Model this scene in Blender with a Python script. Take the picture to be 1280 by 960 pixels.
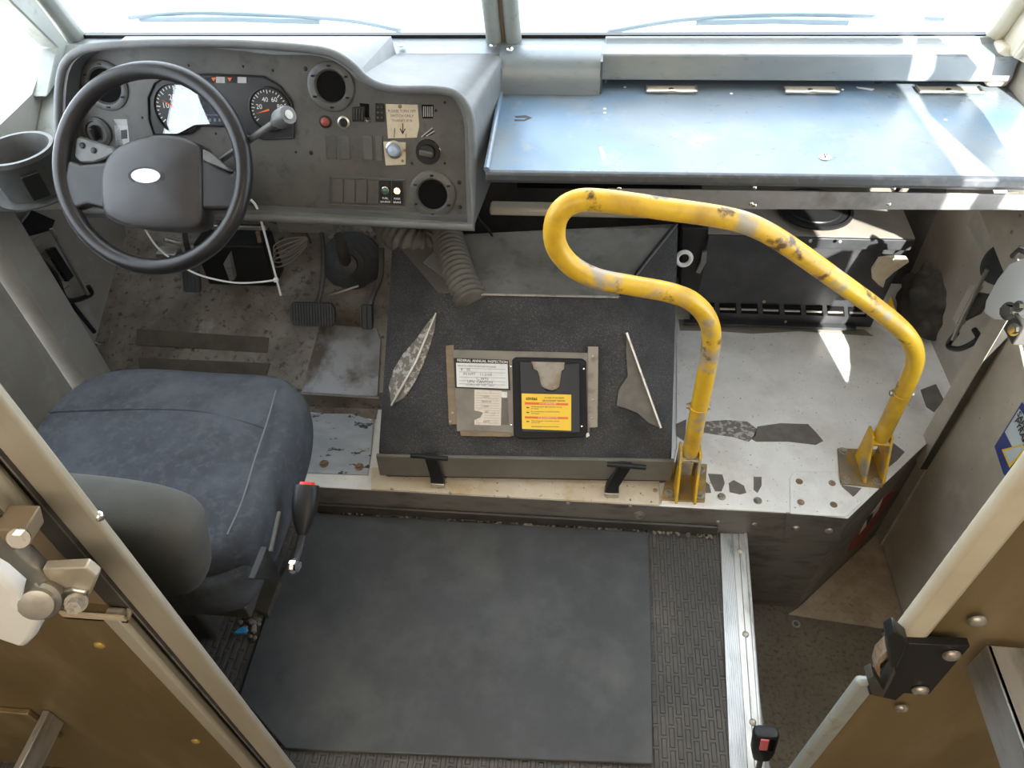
import bpy, bmesh, math, random
import numpy as np
from mathutils import Vector, Matrix, noise as mnoise
random.seed(7)
for o in list(bpy.data.objects): bpy.data.objects.remove(o)
S = bpy.context.scene; COL = S.collection

# ------------------------------------------------------------- camera, world, sun, lights, exposure
FPX = 920.0; CAMH = 1.6
_n = np.array([45., 889., FPX]); _n /= np.linalg.norm(_n)
_u = (FPX * FPX + 532 * 952) / 11070
_F = np.array([_u, -952 - 0.0436 * _u - 2, FPX]); _F -= _n * _F.dot(_n); _F /= np.linalg.norm(_F)
_R = np.cross(_F, -_n)
if _R[0] < 0: _R = -_R
CM = np.array([_R, _F, -_n]); CC = np.array([0, 0, CAMH])
cam = bpy.data.cameras.new('camera'); camo = bpy.data.objects.new('camera', cam); COL.objects.link(camo)
rx, ry, rz = CM @ [1, 0, 0], -(CM @ [0, 1, 0]), -(CM @ [0, 0, 1])
camo.matrix_world = Matrix(((rx[0], ry[0], rz[0], 0), (rx[1], ry[1], rz[1], 0), (rx[2], ry[2], rz[2], CAMH), (0, 0, 0, 1)))
cam.sensor_width = 36; cam.lens = FPX / 1280 * 36; cam.clip_start = 0.02; cam.clip_end = 200
S.camera = camo
S.view_settings.view_transform = 'Standard'; S.view_settings.look = 'None'
S.view_settings.gamma = 1; S.view_settings.use_curve_mapping = False
S.view_settings.exposure = 0.14
w = bpy.data.worlds.new('sky'); S.world = w; w.use_nodes = True
bg = w.node_tree.nodes['Background']; bg.inputs[0].default_value = (0.86, 0.93, 1.0, 1); bg.inputs[1].default_value = 6.3
sun = bpy.data.lights.new('sun', 'SUN'); sun.energy = 58; sun.angle = 0.009; sun.color = (1, 0.94, 0.84)
suno = bpy.data.objects.new('sun', sun); COL.objects.link(suno)
suno.rotation_euler = Vector((-.4, 1.6, -1)).to_track_quat('-Z', 'Y').to_euler(); suno.location = (3, -6, 5)
cargo = bpy.data.lights.new('cargo_roof_light', 'AREA'); cargo.shape = 'RECTANGLE'; cargo.size = 1.7; cargo.size_y = 2.4
cargo.energy = 52; cargo.color = (1, 0.87, 0.68)
cargoo = bpy.data.objects.new('cargo_roof_light', cargo); COL.objects.link(cargoo); cargoo.location = (-.2, -1.4, 2.02)

# ------------------------------------------------------------- pixel helpers (photo pixel -> point on a true plane)
def ray(x, y): return CM @ np.array([x - 640., y - 480., FPX])
def Zp(x, y, z): d = ray(x, y); return Vector(CC + d * (z - CAMH) / d[2])
def Yp(x, y, Y): d = ray(x, y); return Vector(CC + d * Y / d[1])
def Xp(x, y, X): d = ray(x, y); return Vector(CC + d * X / d[0])
def Pp(x, y, o, n):
    d = ray(x, y); n = np.array(n); return Vector(CC + d * ((np.array(o) - CC).dot(n) / d.dot(n)))
class Frame:
    def __init__(s, o, u, v):
        s.o = Vector(o); s.u = Vector(u).normalized(); s.n = s.u.cross(Vector(v)).normalized(); s.v = s.n.cross(s.u)
        if s.n.dot(Vector(CC) - s.o) < 0: s.n = -s.n
    def at(s, a, b, c=0): return s.o + s.u * a + s.v * b + s.n * c
    def px(s, x, y, c=0): return Pp(x, y, s.o + s.n * c, s.n)
    def ab(s, x, y, c=0): p = s.px(x, y, c) - s.o; return p.dot(s.u), p.dot(s.v)
    def sc(s, x, y): return (s.px(x + 1, y) - s.px(x, y)).length      # metres per pixel

# ------------------------------------------------------------- materials
MATS = {}
def M(name, col, rough=.5, metal=0., var=(), bump=None, rvar=None, emit=None, spec=None, stretch=None):
    """var: list of (colour, scale, lo, hi, detail) noise layers laid over the base colour"""
    m = bpy.data.materials.new(name); m.use_nodes = True; nt = m.node_tree; N = nt.nodes; L = nt.links
    b = N['Principled BSDF']; b.inputs['Roughness'].default_value = rough; b.inputs['Metallic'].default_value = metal
    if spec is not None: b.inputs['Specular IOR Level'].default_value = spec
    tc = N.new('ShaderNodeTexCoord'); src = tc.outputs['Object']
    if stretch:
        mp = N.new('ShaderNodeMapping'); L.new(src, mp.inputs[0]); mp.inputs['Scale'].default_value = stretch; src = mp.outputs[0]
    cur = None
    for i, (c2, sc, lo, hi, det) in enumerate(var):
        nz = N.new('ShaderNodeTexNoise'); nz.inputs['Scale'].default_value = sc; nz.inputs['Detail'].default_value = det
        nz.inputs['Roughness'].default_value = .62
        of = N.new('ShaderNodeVectorMath'); of.operation = 'ADD'; of.inputs[1].default_value = (i * 3.1, i * 1.7 + .3, i * 2.3)
        L.new(src, of.inputs[0]); L.new(of.outputs[0], nz.inputs['Vector'])
        mr = N.new('ShaderNodeMapRange'); mr.inputs[1].default_value = lo; mr.inputs[2].default_value = hi; L.new(nz.outputs['Fac'], mr.inputs[0])
        mx = N.new('ShaderNodeMix'); mx.data_type = 'RGBA'; L.new(mr.outputs[0], mx.inputs['Factor'])
        if cur is None: mx.inputs['A'].default_value = (*col, 1)
        else: L.new(cur, mx.inputs['A'])
        mx.inputs['B'].default_value = (*c2, 1); cur = mx.outputs['Result']
    if cur is None: b.inputs['Base Color'].default_value = (*col, 1)
    else: L.new(cur, b.inputs['Base Color'])
    if rvar:
        nz = N.new('ShaderNodeTexNoise'); nz.inputs['Scale'].default_value = rvar[0]; nz.inputs['Detail'].default_value = 5; L.new(src, nz.inputs['Vector'])
        mr = N.new('ShaderNodeMapRange'); mr.inputs[1].default_value = .3; mr.inputs[2].default_value = .7
        mr.inputs[3].default_value = rvar[1]; mr.inputs[4].default_value = rvar[2]; L.new(nz.outputs['Fac'], mr.inputs[0]); L.new(mr.outputs[0], b.inputs['Roughness'])
    if bump:
        nz = N.new('ShaderNodeTexNoise'); nz.inputs['Scale'].default_value = bump[0]; nz.inputs['Detail'].default_value = 4; L.new(src, nz.inputs['Vector'])
        bp = N.new('ShaderNodeBump'); bp.inputs['Strength'].default_value = bump[1]; bp.inputs['Distance'].default_value = bump[2] if len(bump) > 2 else .002
        L.new(nz.outputs['Fac'], bp.inputs['Height']); L.new(bp.outputs[0], b.inputs['Normal'])
    if emit: b.inputs['Emission Color'].default_value = (*emit[0], 1); b.inputs['Emission Strength'].default_value = emit[1]
    MATS[name] = m; return m

dash_m = M('dash_plastic', (.075, .076, .076), .42, var=[((.12, .118, .112), 9, .45, .75, 6), ((.05, .05, .05), 40, .5, .75, 4)], bump=(420, .25, .0006))
hood_m = M('dash_hood_plastic', (.105, .11, .115), .5, var=[((.17, .175, .18), 7, .45, .8, 6)], bump=(420, .25, .0006))
panel_m = M('instrument_face_plastic', (.07, .067, .064), .55, var=[((.12, .115, .105), 6, .4, .75, 7), ((.045, .043, .04), 30, .55, .75, 5)], bump=(500, .2, .0005))
shelf_m = M('sky_tinted_grey_metal', (.17, .205, .24), .34, .2, var=[((.12, .19, .275), 2.2, .5, .62, 3), ((.23, .25, .26), 16, .56, .78, 8), ((.12, .13, .14), 60, .62, .75, 4)], rvar=(9, .26, .46))  # blue in base and blotches stands in for reflected sky on grey metal
lip_m = M('dark_grey_edge_paint', (.06, .065, .075), .4, .2, var=[((.12, .12, .12), 50, .5, .8, 5)])
cowl_m = M('grey_blue_cowl_metal', (.19, .215, .235), .38, .35, var=[((.27, .265, .25), 11, .45, .8, 7), ((.12, .12, .12), 60, .6, .8, 4)], stretch=(.4, 1, 1))
apron_m = M('speckled_grey_apron_metal', (.22, .215, .22), .45, .3, var=[((.26, .24, .24), 120, .5, .75, 5), ((.09, .085, .08), 14, .5, .8, 5)])
white_m = M('worn_white_floor_paint', (.78, .78, .78), .42, .1, var=[((.60, .58, .55), 5, .45, .72, 6), ((.84, .84, .835), 14, .45, .7, 5), ((.13, .12, .11), 130, .66, .74, 3)], rvar=(7, .3, .5))
blueish_m = M('chipped_pale_blue_paint', (.34, .37, .43), .45, .1, var=[((.46, .49, .54), 18, .4, .7, 5), ((.04, .045, .05), 42, .60, .63, 6)], stretch=(.5, 1, 1))
chip_m = M('bare_patch_grey', (.12, .11, .10), .7, var=[((.17, .155, .14), 30, .4, .7, 5)], bump=(200, .3, .001))
chipedge_m = M('flaked_paint_patch', (.17, .155, .14), .7, var=[((.42, .41, .39), 75, .50, .56, 8)], bump=(120, .4, .001))
riser_m = M('scuffed_grey_metal', (.19, .18, .17), .45, .3, var=[((.20, .19, .175), 8, .45, .75, 6), ((.08, .073, .066), 22, .5, .75, 6)], rvar=(9, .35, .6), stretch=(.5, 1, 1.6))
sill_m = M('stained_tan_sill_metal', (.55, .46, .34), .5, .1, var=[((.42, .26, .10), 9, .52, .68, 6), ((.62, .56, .47), 14, .4, .7, 5), ((.10, .08, .06), 90, .64, .7, 4)])
foot_m = M('muddy_footwell_floor', (.22, .20, .175), .6, .1, var=[((.12, .10, .08), 6, .42, .6, 8), ((.50, .50, .52), 3.2, .56, .66, 8), ((.05, .04, .03), 55, .55, .68, 7)], rvar=(8, .4, .75), bump=(60, .3, .002))
footplate_m = M('grey_floor_plate', (.30, .305, .33), .38, .35, var=[((.09, .072, .055), 7, .45, .62, 8), ((.07, .085, .12), 12, .6, .7, 6), ((.24, .24, .25), 5, .5, .7, 6)], rvar=(8, .3, .6))
tape_m = M('dark_grip_tape', (.095, .083, .066), .85, var=[((.06, .052, .042), 14, .4, .7, 6)], bump=(400, .5, .001))
carpet_m = M('charcoal_carpet', (.066, .066, .07), .95, var=[((.16, .16, .17), 300, .52, .74, 3), ((.035, .035, .037), 7, .45, .75, 5)], bump=(330, 1., .004), spec=.15)
coverpanel_m = M('grey_painted_cover_panel', (.19, .19, .185), .5, .2, var=[((.25, .248, .24), 8, .42, .65, 6), ((.13, .13, .125), 18, .52, .7, 7)])
skirt_m = M('dark_rubber_skirt', (.12, .112, .10), .6, var=[((.15, .14, .125), 9, .4, .7, 5)])
mat_m = M('black_rubber_mat', (.040, .043, .048), .5, var=[((.10, .10, .10), 3.2, .5, .74, 8), ((.062, .066, .072), 13, .45, .75, 7), ((.16, .15, .13), 11, .74, .8, 5)], rvar=(5, .42, .66), bump=(700, .15, .0005))
alu_m = M('brushed_aluminium', (.58, .58, .57), .36, .8, var=[((.30, .29, .28), 40, .5, .72, 6), ((.75, .75, .75), 9, .5, .8, 5)], stretch=(1, .3, 1))
steel_m = M('bare_steel', (.5, .49, .46), .3, .9, var=[((.3, .28, .25), 30, .5, .8, 5)])
screw_m = M('screw_metal', (.42, .40, .36), .4, .7, var=[((.2, .16, .12), 90, .5, .7, 4)])
rust_m = M('rusty_bolt', (.20, .12, .07), .7, .3, var=[((.32, .26, .20), 80, .4, .7, 4)])
black_m = M('black_plastic', (.013, .013, .014), .42, spec=.3)
blackrub_m = M('black_ribbed_rubber', (.03, .032, .036), .55, var=[((.07, .07, .068), 30, .5, .8, 5)])
dark_m = M('shade_and_print_black', (.006, .0055, .0055), .8, spec=.08)  # near-black standing in for shade in holes and gaps, also dark print
darkmetal_m = M('dark_grey_metal', (.05, .048, .046), .5, .3, var=[((.085, .08, .07), 12, .4, .7, 6)])
heater_m = M('black_heater_metal', (.035, .037, .042), .45, .3, var=[((.07, .07, .075), 10, .45, .75, 7)], rvar=(12, .35, .6))
heatertop_m = M('dusty_heater_top', (.26, .24, .21), .6, .1, var=[((.20, .18, .155), 8, .4, .7, 5)])
wall_m = M('warm_grey_wall_metal', (.46, .42, .36), .5, .15, var=[((.35, .31, .26), 4, .4, .7, 6), ((.54, .50, .45), 9, .52, .8, 6), ((.11, .09, .07), 70, .68, .76, 4)], rvar=(6, .38, .6))
leftwall_m = M('grey_wall_metal', (.33, .32, .30), .5, .15, var=[((.25, .235, .215), 4, .4, .7, 6), ((.42, .41, .39), 11, .55, .8, 6)], rvar=(6, .38, .6))
bulk_m = M('warm_lit_bulkhead_panel', (.20, .145, .07), .42, .3, var=[((.15, .105, .045), 3, .4, .7, 5), ((.25, .19, .11), 14, .5, .8, 5)], rvar=(6, .35, .5), stretch=(1, 1, .3))  # grey panel coloured ochre to carry the warm cargo light
cream_m = M('cream_painted_edge', (.60, .55, .44), .4, .1, var=[((.48, .42, .31), 5, .45, .75, 5)])
jamb_m = M('worn_beige_jamb_metal', (.50, .46, .38), .35, .35, var=[((.36, .31, .23), 6, .42, .7, 6)], stretch=(1, 1, .25))
pillar_m = M('grey_green_painted_metal', (.27, .29, .275), .5, .15, var=[((.36, .37, .34), 9, .45, .75, 6), ((.16, .16, .14), 26, .58, .75, 6)])
yellow_m = M('worn_yellow_paint', (.66, .40, .025), .36, var=[((.42, .24, .03), 9, .47, .68, 7), ((.36, .30, .22), 8.5, .535, .61, 8), ((.10, .05, .02), 15, .60, .66, 8)], rvar=(12, .28, .5))
fabric_m = M('dark_blue_grey_fabric', (.050, .056, .068), .9, var=[((.095, .105, .12), 4.5, .45, .72, 6), ((.038, .042, .05), 9, .45, .7, 5), ((.075, .08, .088), 60, .5, .8, 3)], bump=(700, .4, .001), spec=.2)
fabric2_m = M('dark_grey_fabric', (.062, .062, .058), .92, var=[((.085, .085, .08), 7, .4, .7, 5)], bump=(800, .4, .001), spec=.2)
piping_m = M('grey_piping', (.11, .115, .12), .7)
wheel_m = M('steering_wheel_leather', (.014, .013, .015), .33, spec=.35, var=[((.026, .023, .023), 12, .4, .7, 6)], bump=(500, .12, .0005))
wheelpad_m = M('steering_wheel_pad', (.034, .032, .035), .38, spec=.35, var=[((.05, .047, .048), 8, .4, .7, 6)], bump=(450, .2, .0006))
chrome_m = M('chrome', (.8, .8, .8), .14, 1.)
silver_m = M('brushed_silver_emblem', (.48, .47, .46), .4, .6, var=[((.62, .62, .62), 200, .4, .6, 3)])
white_p = M('white_plastic', (.80, .80, .80), .35)
paper_m = M('white_paper', (.72, .73, .75), .6, var=[((.60, .60, .60), 60, .5, .8, 4)])
card_m = M('aged_cream_card', (.56, .48, .36), .6, var=[((.45, .37, .26), 60, .45, .75, 5)])
slip_m = M('cream_paper_slip', (.66, .60, .53), .6, var=[((.5, .44, .38), 90, .5, .75, 4)])
ink_m = M('black_ink', (.03, .03, .03), .6)
greyink_m = M('grey_ink', (.20, .20, .21), .6)
white_ink = M('white_print', (.75, .75, .75), .5)
ysign_m = M('yellow_sticker', (.82, .52, .02), .4)
osign_m = M('orange_red_print', (.72, .12, .02), .45)
redp_m = M('red_plastic', (.75, .03, .03), .35)
pinkp_m = M('faded_red_plastic', (.62, .14, .15), .45)
wood_m = M('tan_wood', (.24, .18, .12), .6, var=[((.17, .125, .08), 50, .4, .7, 5)], stretch=(.3, 1, 1))
hose_m = M('grey_corrugated_hose', (.10, .093, .08), .65, var=[((.15, .14, .12), 20, .45, .75, 5), ((.06, .055, .05), 14, .5, .7, 5)])
blue_p = M('blue_plastic', (.03, .28, .6), .35)
diamond_m = M('brown_diamond_plate', (.42, .34, .26), .5, .35, var=[((.28, .21, .155), 7, .4, .7, 6), ((.5, .42, .33), 16, .5, .8, 5)])
grit_m = M('gritty_brown_step_floor', (.14, .12, .095), .9, var=[((.20, .175, .14), 5, .4, .7, 6), ((.08, .065, .05), 90, .5, .7, 4)], bump=(260, .8, .003))
gauge_m = M('gauge_face', (.025, .025, .027), .4)
greylabel_m = M('grey_label', (.42, .42, .42), .5, var=[((.3, .3, .3), 60, .5, .7, 4)])
led_off = M('green_pilot_lens', (.05, .12, .09), .2)
led_on = M('lit_amber_pilot_lens', (1, .55, .15), .3, emit=((1, .62, .18), 5))
blues_m = M('blue_sticker_print', (.03, .05, .22), .45)
ltblue_m = M('pale_blue_sticker', (.52, .60, .66), .45)
exter_m = M('white_body_paint', (.80, .80, .80), .35)
ground_m = M('pale_concrete_ground', (.62, .60, .57), .9, var=[((.5, .49, .47), .8, .4, .7, 6)])
redtape_m = M('red_reflective_tape', (.30, .025, .02), .45, var=[((.14, .05, .04), 40, .5, .7, 5)])
tag_m = M('brown_plate', (.2, .15, .1), .5)

def make_ribbed():
    m = M('ribbed_rubber_floor', (.05, .047, .045), .6, var=[((.09, .082, .074), 5, .42, .75, 7), ((.035, .033, .032), 30, .5, .75, 5)])
    nt = m.node_tree; N = nt.nodes; L = nt.links; b = N['Principled BSDF']
    tc = N.new('ShaderNodeTexCoord'); mp = N.new('ShaderNodeMapping'); mp.inputs['Rotation'].default_value = (0, 0, math.pi / 2)
    L.new(tc.outputs['Object'], mp.inputs[0]); br = N.new('ShaderNodeTexBrick'); L.new(mp.outputs[0], br.inputs['Vector'])
    br.inputs['Scale'].default_value = 1; br.inputs['Brick Width'].default_value = .044; br.inputs['Row Height'].default_value = .0165
    br.inputs['Mortar Size'].default_value = .0042; br.inputs['Mortar Smooth'].default_value = .4; br.inputs['Color1'].default_value = (1, 1, 1, 1); br.inputs['Color2'].default_value = (1, 1, 1, 1)
    br.inputs['Mortar'].default_value = (0, 0, 0, 1)
    bp = N.new('ShaderNodeBump'); bp.inputs['Strength'].default_value = 1; bp.inputs['Distance'].default_value = .004
    L.new(br.outputs['Color'], bp.inputs['Height']); L.new(bp.outputs[0], b.inputs['Normal'])
    return m
ribbed_m = make_ribbed()
def make_glass(name, tint=(.97, .99, 1), refl=.03):
    m = bpy.data.materials.new(name); m.use_nodes = True; nt = m.node_tree; N = nt.nodes; L = nt.links
    N.remove(N['Principled BSDF']); out = N['Material Output']
    t = N.new('ShaderNodeBsdfTransparent'); t.inputs[0].default_value = (*tint, 1); g = N.new('ShaderNodeBsdfGlossy'); g.inputs['Roughness'].default_value = .02
    lw = N.new('ShaderNodeLayerWeight'); lw.inputs[0].default_value = .5; pw = N.new('ShaderNodeMath'); pw.operation = 'POWER'; pw.inputs[1].default_value = 4
    ad = N.new('ShaderNodeMath'); ad.operation = 'MULTIPLY_ADD'; ad.inputs[1].default_value = .8; ad.inputs[2].default_value = refl; mx = N.new('ShaderNodeMixShader')
    L.new(lw.outputs['Facing'], pw.inputs[0]); L.new(pw.outputs[0], ad.inputs[0]); L.new(ad.outputs[0], mx.inputs[0]); L.new(t.outputs[0], mx.inputs[1]); L.new(g.outputs[0], mx.inputs[2]); L.new(mx.outputs[0], out.inputs[0]); return m
glass_m = make_glass('window_glass'); lens_m = make_glass('clear_gauge_lens', (.9, .9, .92), .12)

# ------------------------------------------------------------- mesh builder
WORLD = {}
class B:
    def __init__(s, mi=0): s.v = []; s.f = []; s.m = []; s.mi = mi
    def add(s, vs, fs, mi=None):
        k = len(s.v); s.v += [Vector(p) for p in vs]
        for f in fs: s.f.append([i + k for i in f]); s.m.append(s.mi if mi is None else mi)
        return s
    def box(s, c, d, R=None, mi=None):
        c = Vector(c); hx, hy, hz = d[0] / 2, d[1] / 2, d[2] / 2
        vs = [Vector((x, y, z)) for x in (-hx, hx) for y in (-hy, hy) for z in (-hz, hz)]
        if R is not None: vs = [R @ v for v in vs]
        return s.add([c + v for v in vs], [(0, 1, 3, 2), (4, 6, 7, 5), (0, 4, 5, 1), (2, 3, 7, 6), (0, 2, 6, 4), (1, 5, 7, 3)], mi)
    def bb(s, x0, x1, y0, y1, z0, z1, mi=None): return s.box(((x0 + x1) / 2, (y0 + y1) / 2, (z0 + z1) / 2), (abs(x1 - x0), abs(y1 - y0), abs(z1 - z0)), None, mi)
    def prism(s, pts, vec, mi=None):
        pts = [Vector(p) for p in pts]; vec = Vector(vec); n = len(pts)
        return s.add(pts + [p + vec for p in pts], [tuple(range(n)), tuple(range(2 * n - 1, n - 1, -1))] + [(i, (i + 1) % n, (i + 1) % n + n, i + n) for i in range(n)], mi)
    def loft(s, rings, closed=True, caps=True, mi=None):
        n = len(rings[0]); vs = [p for r in rings for p in r]; fs = []
        for k in range(len(rings) - 1):
            for i in range(n if closed else n - 1):
                j = (i + 1) % n; fs.append((k * n + i, k * n + j, (k + 1) * n + j, (k + 1) * n + i))
        if caps: fs += [tuple(range(n)), tuple(range(len(rings) * n - 1, (len(rings) - 1) * n - 1, -1))]
        return s.add(vs, fs, mi)
    def tube(s, path, r, seg=12, closed=False, mi=None, flat=1.0):
        P = [Vector(p) for p in path]; n = len(P); rs = r if hasattr(r, '__len__') else [r] * n; rings = []
        t0 = (P[1] - P[0]).normalized(); up = Vector((0, 0, 1)) if abs(t0.z) < .9 else Vector((1, 0, 0)); a = t0.cross(up).normalized()
        for i in range(n):
            if closed: t = (P[(i + 1) % n] - P[i - 1]).normalized()
            else: t = (P[min(i + 1, n - 1)] - P[max(i - 1, 0)]).normalized()
            a = (a - t * a.dot(t)).normalized(); b = t.cross(a)
            rings.append([P[i] + (a * math.cos(q) + b * math.sin(q) * flat) * rs[i] for q in [2 * math.pi * k / seg for k in range(seg)]])
        if closed: rings.append(rings[0])
        return s.loft(rings, True, not closed, mi)
    def cyl(s, p0, p1, r, r2=None, seg=24, mi=None):
        p0, p1 = Vector(p0), Vector(p1); t = (p1 - p0).normalized(); a = t.orthogonal().normalized(); b = t.cross(a); r2 = r if r2 is None else r2
        R = lambda p, q: [p + (a * math.cos(2 * math.pi * k / seg) + b * math.sin(2 * math.pi * k / seg)) * q for k in range(seg)]
        return s.loft([R(p0, r), R(p1, r2)], mi=mi)
    def lathe(s, c, ax, prof, seg=32, mi=None, caps=False):
        c = Vector(c); t = Vector(ax).normalized(); a = t.orthogonal().normalized(); b = t.cross(a)
        return s.loft([[c + t * h + (a * math.cos(2 * math.pi * k / seg) + b * math.sin(2 * math.pi * k / seg)) * max(r, 1e-5) for k in range(seg)] for r, h in prof], caps=caps, mi=mi)
    def dome(s, c, ax, r, h, seg=12, mi=None): return s.lathe(c, ax, [(r, 0), (r * .95, h * .4), (r * .7, h * .8), (0, h)], seg, mi)
    def fpoly(s, fr, pxs, c0, c1, mi=None):
        """polygon traced on a frame's plane, between offsets c0 and c1"""
        a = [fr.px(x, y, c1) for x, y in pxs]; return s.prism(a, fr.n * (c0 - c1), mi)
    def text(s, txt, fr, x, y, size, off=.001, mi=None, rot=0, align='CENTER', fat=0.):
        cu = bpy.data.curves.new('lettering', 'FONT'); cu.body = txt; cu.size = size; cu.align_x = align; cu.align_y = 'CENTER'; cu.offset = fat
        cu.resolution_u = 2; ob = bpy.data.objects.new('lettering', cu); COL.objects.link(ob)
        dg = bpy.context.evaluated_depsgraph_get(); me = bpy.data.meshes.new_from_object(ob.evaluated_get(dg))
        o = fr.px(x, y, off); v = fr.v; u = fr.u; cr, sr = math.cos(rot), math.sin(rot)
        s.add([o + u * (p.co.x * cr - p.co.y * sr) + v * (p.co.x * sr + p.co.y * cr) for p in me.vertices], [tuple(f.vertices) for f in me.polygons], mi)
        bpy.data.objects.remove(ob); bpy.data.curves.remove(cu); bpy.data.meshes.remove(me); return s
    def build(s, name, mats, parent=None, bevel=0, org=None, sharp=38, seg=2, sub=0, label=None, recalc=True):
        if not isinstance(mats, (list, tuple)): mats = [mats]
        if parent is not None: o = WORLD[parent.name]
        elif org is not None: o = Vector(org)
        else:
            xs = [p.x for p in s.v]; ys = [p.y for p in s.v]; o = Vector(((min(xs) + max(xs)) / 2, (min(ys) + max(ys)) / 2, min(p.z for p in s.v)))
        me = bpy.data.meshes.new(name); me.from_pydata([p - o for p in s.v], [], s.f)
        for m in mats: me.materials.append(m)
        for p, mi in zip(me.polygons, s.m): p.material_index = mi; p.use_smooth = True
        bm = bmesh.new(); bm.from_mesh(me)
        if recalc: bmesh.ops.recalc_face_normals(bm, faces=bm.faces)
        for e in bm.edges:
            if len(e.link_faces) == 2 and e.calc_face_angle(0) > math.radians(sharp): e.smooth = False
        bm.to_mesh(me); bm.free()
        ob = bpy.data.objects.new(name, me); COL.objects.link(ob)
        if parent is not None: ob.parent = parent
        else: ob.location = o
        WORLD[ob.name] = o
        if bevel:
            md = ob.modifiers.new('bevel', 'BEVEL'); md.width = bevel; md.segments = seg; md.limit_method = 'ANGLE'; md.angle_limit = math.radians(35)
        if sub:
            md = ob.modifiers.new('subdivision', 'SUBSURF'); md.levels = sub; md.render_levels = sub
        if label: ob['label'] = label
        return ob
def thing(name, label, cat, loc=(0, 0, 0), group=None):
    o = bpy.data.objects.new(name, None); COL.objects.link(o); o.location = loc; o.empty_display_size = .05; WORLD[o.name] = Vector(loc)
    o['label'] = label; o['category'] = cat
    if group: o['group'] = group
    return o
def tag(o, label, cat, group=None):
    o['label'] = label; o['category'] = cat
    if group: o['group'] = group
    return o
def struct(o): o['kind'] = 'structure'; return o
def bolt(parent, p, n, r, h=None, m=None, name='bolt', hexa=False):
    n = Vector(n).normalized(); p = Vector(p); h = h or r * .8
    b = B()
    if hexa:
        b.cyl(p, p + n * h * .25, r * 1.45, seg=20); b.cyl(p + n * h * .25, p + n * h, r, seg=6)
    else: b.lathe(p, n, [(r, 0), (r, h * .3), (r * .8, h * .75), (r * .35, h), (0, h)], 14)
    return b.build(name, m or screw_m, parent)
def catmull(P, k=6):
    P = [Vector(p) for p in P]; out = []
    for i in range(len(P) - 1):
        p0, p1, p2, p3 = P[max(i - 1, 0)], P[i], P[i + 1], P[min(i + 2, len(P) - 1)]
        for j in range(k):
            t = j / k; out.append(.5 * ((2 * p1) + (p2 - p0) * t + (2 * p0 - 5 * p1 + 4 * p2 - p3) * t * t + (3 * p1 - p0 - 3 * p2 + p3) * t ** 3))
    out.append(P[-1]); return out
UP = Vector((0, 0, 1))
floorF = Frame((0, 0, 0), (1, 0, 0), (0, 1, 0))
platF = Frame((0, 0, .1), (1, 0, 0), (0, 1, 0))

# ============================================================= LARGE STRUCTURE
b = B(); b.bb(-1.3, .372, -3, 1.05, -.04, 0); struct(b.build('floor', ribbed_m, org=(0, 0, 0)))
b = B(); b.bb(.372, .412, -3, 1.05, -.04, -.0005); b.bb(.36, .408, -3, 1.05, -.36, -.03); struct(b.build('trim_1', riser_m))
b = B(); b.bb(.40, 1.05, -3, 1.4, -.40, -.35); struct(b.build('floor', grit_m, org=(0, 0, -.35)))
# raised front platform with the cut-off corner
plat = [(-1.42, 1.05), (.642, 1.05), (.93, 1.325), (1.06, 1.335), (1.06, 1.97), (-1.42, 1.97)]
b = B(); b.prism([(x, y, -.38) for x, y in plat], (0, 0, .48)); b.m[1] = 1
struct(b.build('floor', [riser_m, white_m], org=(0, 0, .1), bevel=.004))
# driver's footwell ramp and toe board
b = B(); prof = [(1.32, .1), (1.32, .17), (1.75, .363), (1.90, .62), (1.90, .1)]
b.prism([(-1.4, y, z) for y, z in prof], (.9, 0, 0)); struct(b.build('floor', [foot_m], org=(-1, 1.32, .17)))
# firewall under the windshield
b = B(); b.bb(-1.42, 1.06, 1.95, 2.0, 0, .84); struct(b.build('wall_front', darkmetal_m))
# ceiling
b = B(); b.bb(-1.45, 1.1, -3.05, 1.75, 2.06, 2.10); struct(b.build('ceiling', cream_m))
b = B(); b.bb(-1.45, 1.1, -3.05, -3, -.4, 2.1); struct(b.build('wall_rear', wall_m))
# left wall
def wallpiece(b, X, pts, th, mi=None): b.prism([(X, y, z) for y, z in pts], (th, 0, 0), mi)
WS = lambda z: 1.77 - .42 * (z - .93)        # inner face of the raked windshield
b = B()
wallpiece(b, -1.3, [(-3, -.04), (1.2, -.04), (1.2, .80), (.45, .80), (.45, 2.08), (-3, 2.08)], -.05)
wallpiece(b, -1.375, [(1.26, -.04), (1.98, -.04), (1.98, .80), (1.26, .80)], -.05)
wallpiece(b, -1.3, [(1.62, .74), (1.98, .74), (1.98, .90), (WS(.9) + .05, .90), (1.70, .93), (1.573, .872)], -.02)
wallpiece(b, -1.3, [(.45, 1.80), (1.36, 1.80), (1.34, 2.08), (.45, 2.08)], -.05)
wallpiece(b, -1.3, [(.45, .74), (1.63, .74), (1.573, .872), (1.436, .865), (.45, .865)], -.02)
struct(b.build('wall_left', leftwall_m))
b = B(); b.prism([(-1.31, 1.573, .865), (-1.31, 1.74, .90), (-1.31, WS(2.06), 2.06), (-1.31, WS(2.06) - .09, 2.06), (-1.31, 1.57, 1.13), (-1.31, 1.612, 1.055), (-1.31, 1.685, .935)], (.045, 0, 0))
b.tube([(-1.27, WS(.9) + .0, .9), (-1.27, WS(2.06), 2.06)], .025, 10)
b.tube([(-1.285, 1.60, 1.09), (-1.285, WS(2.06) - .1, 2.06)], .012, 8)
struct(b.build('trim_2', pillar_m, bevel=.004))
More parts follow.
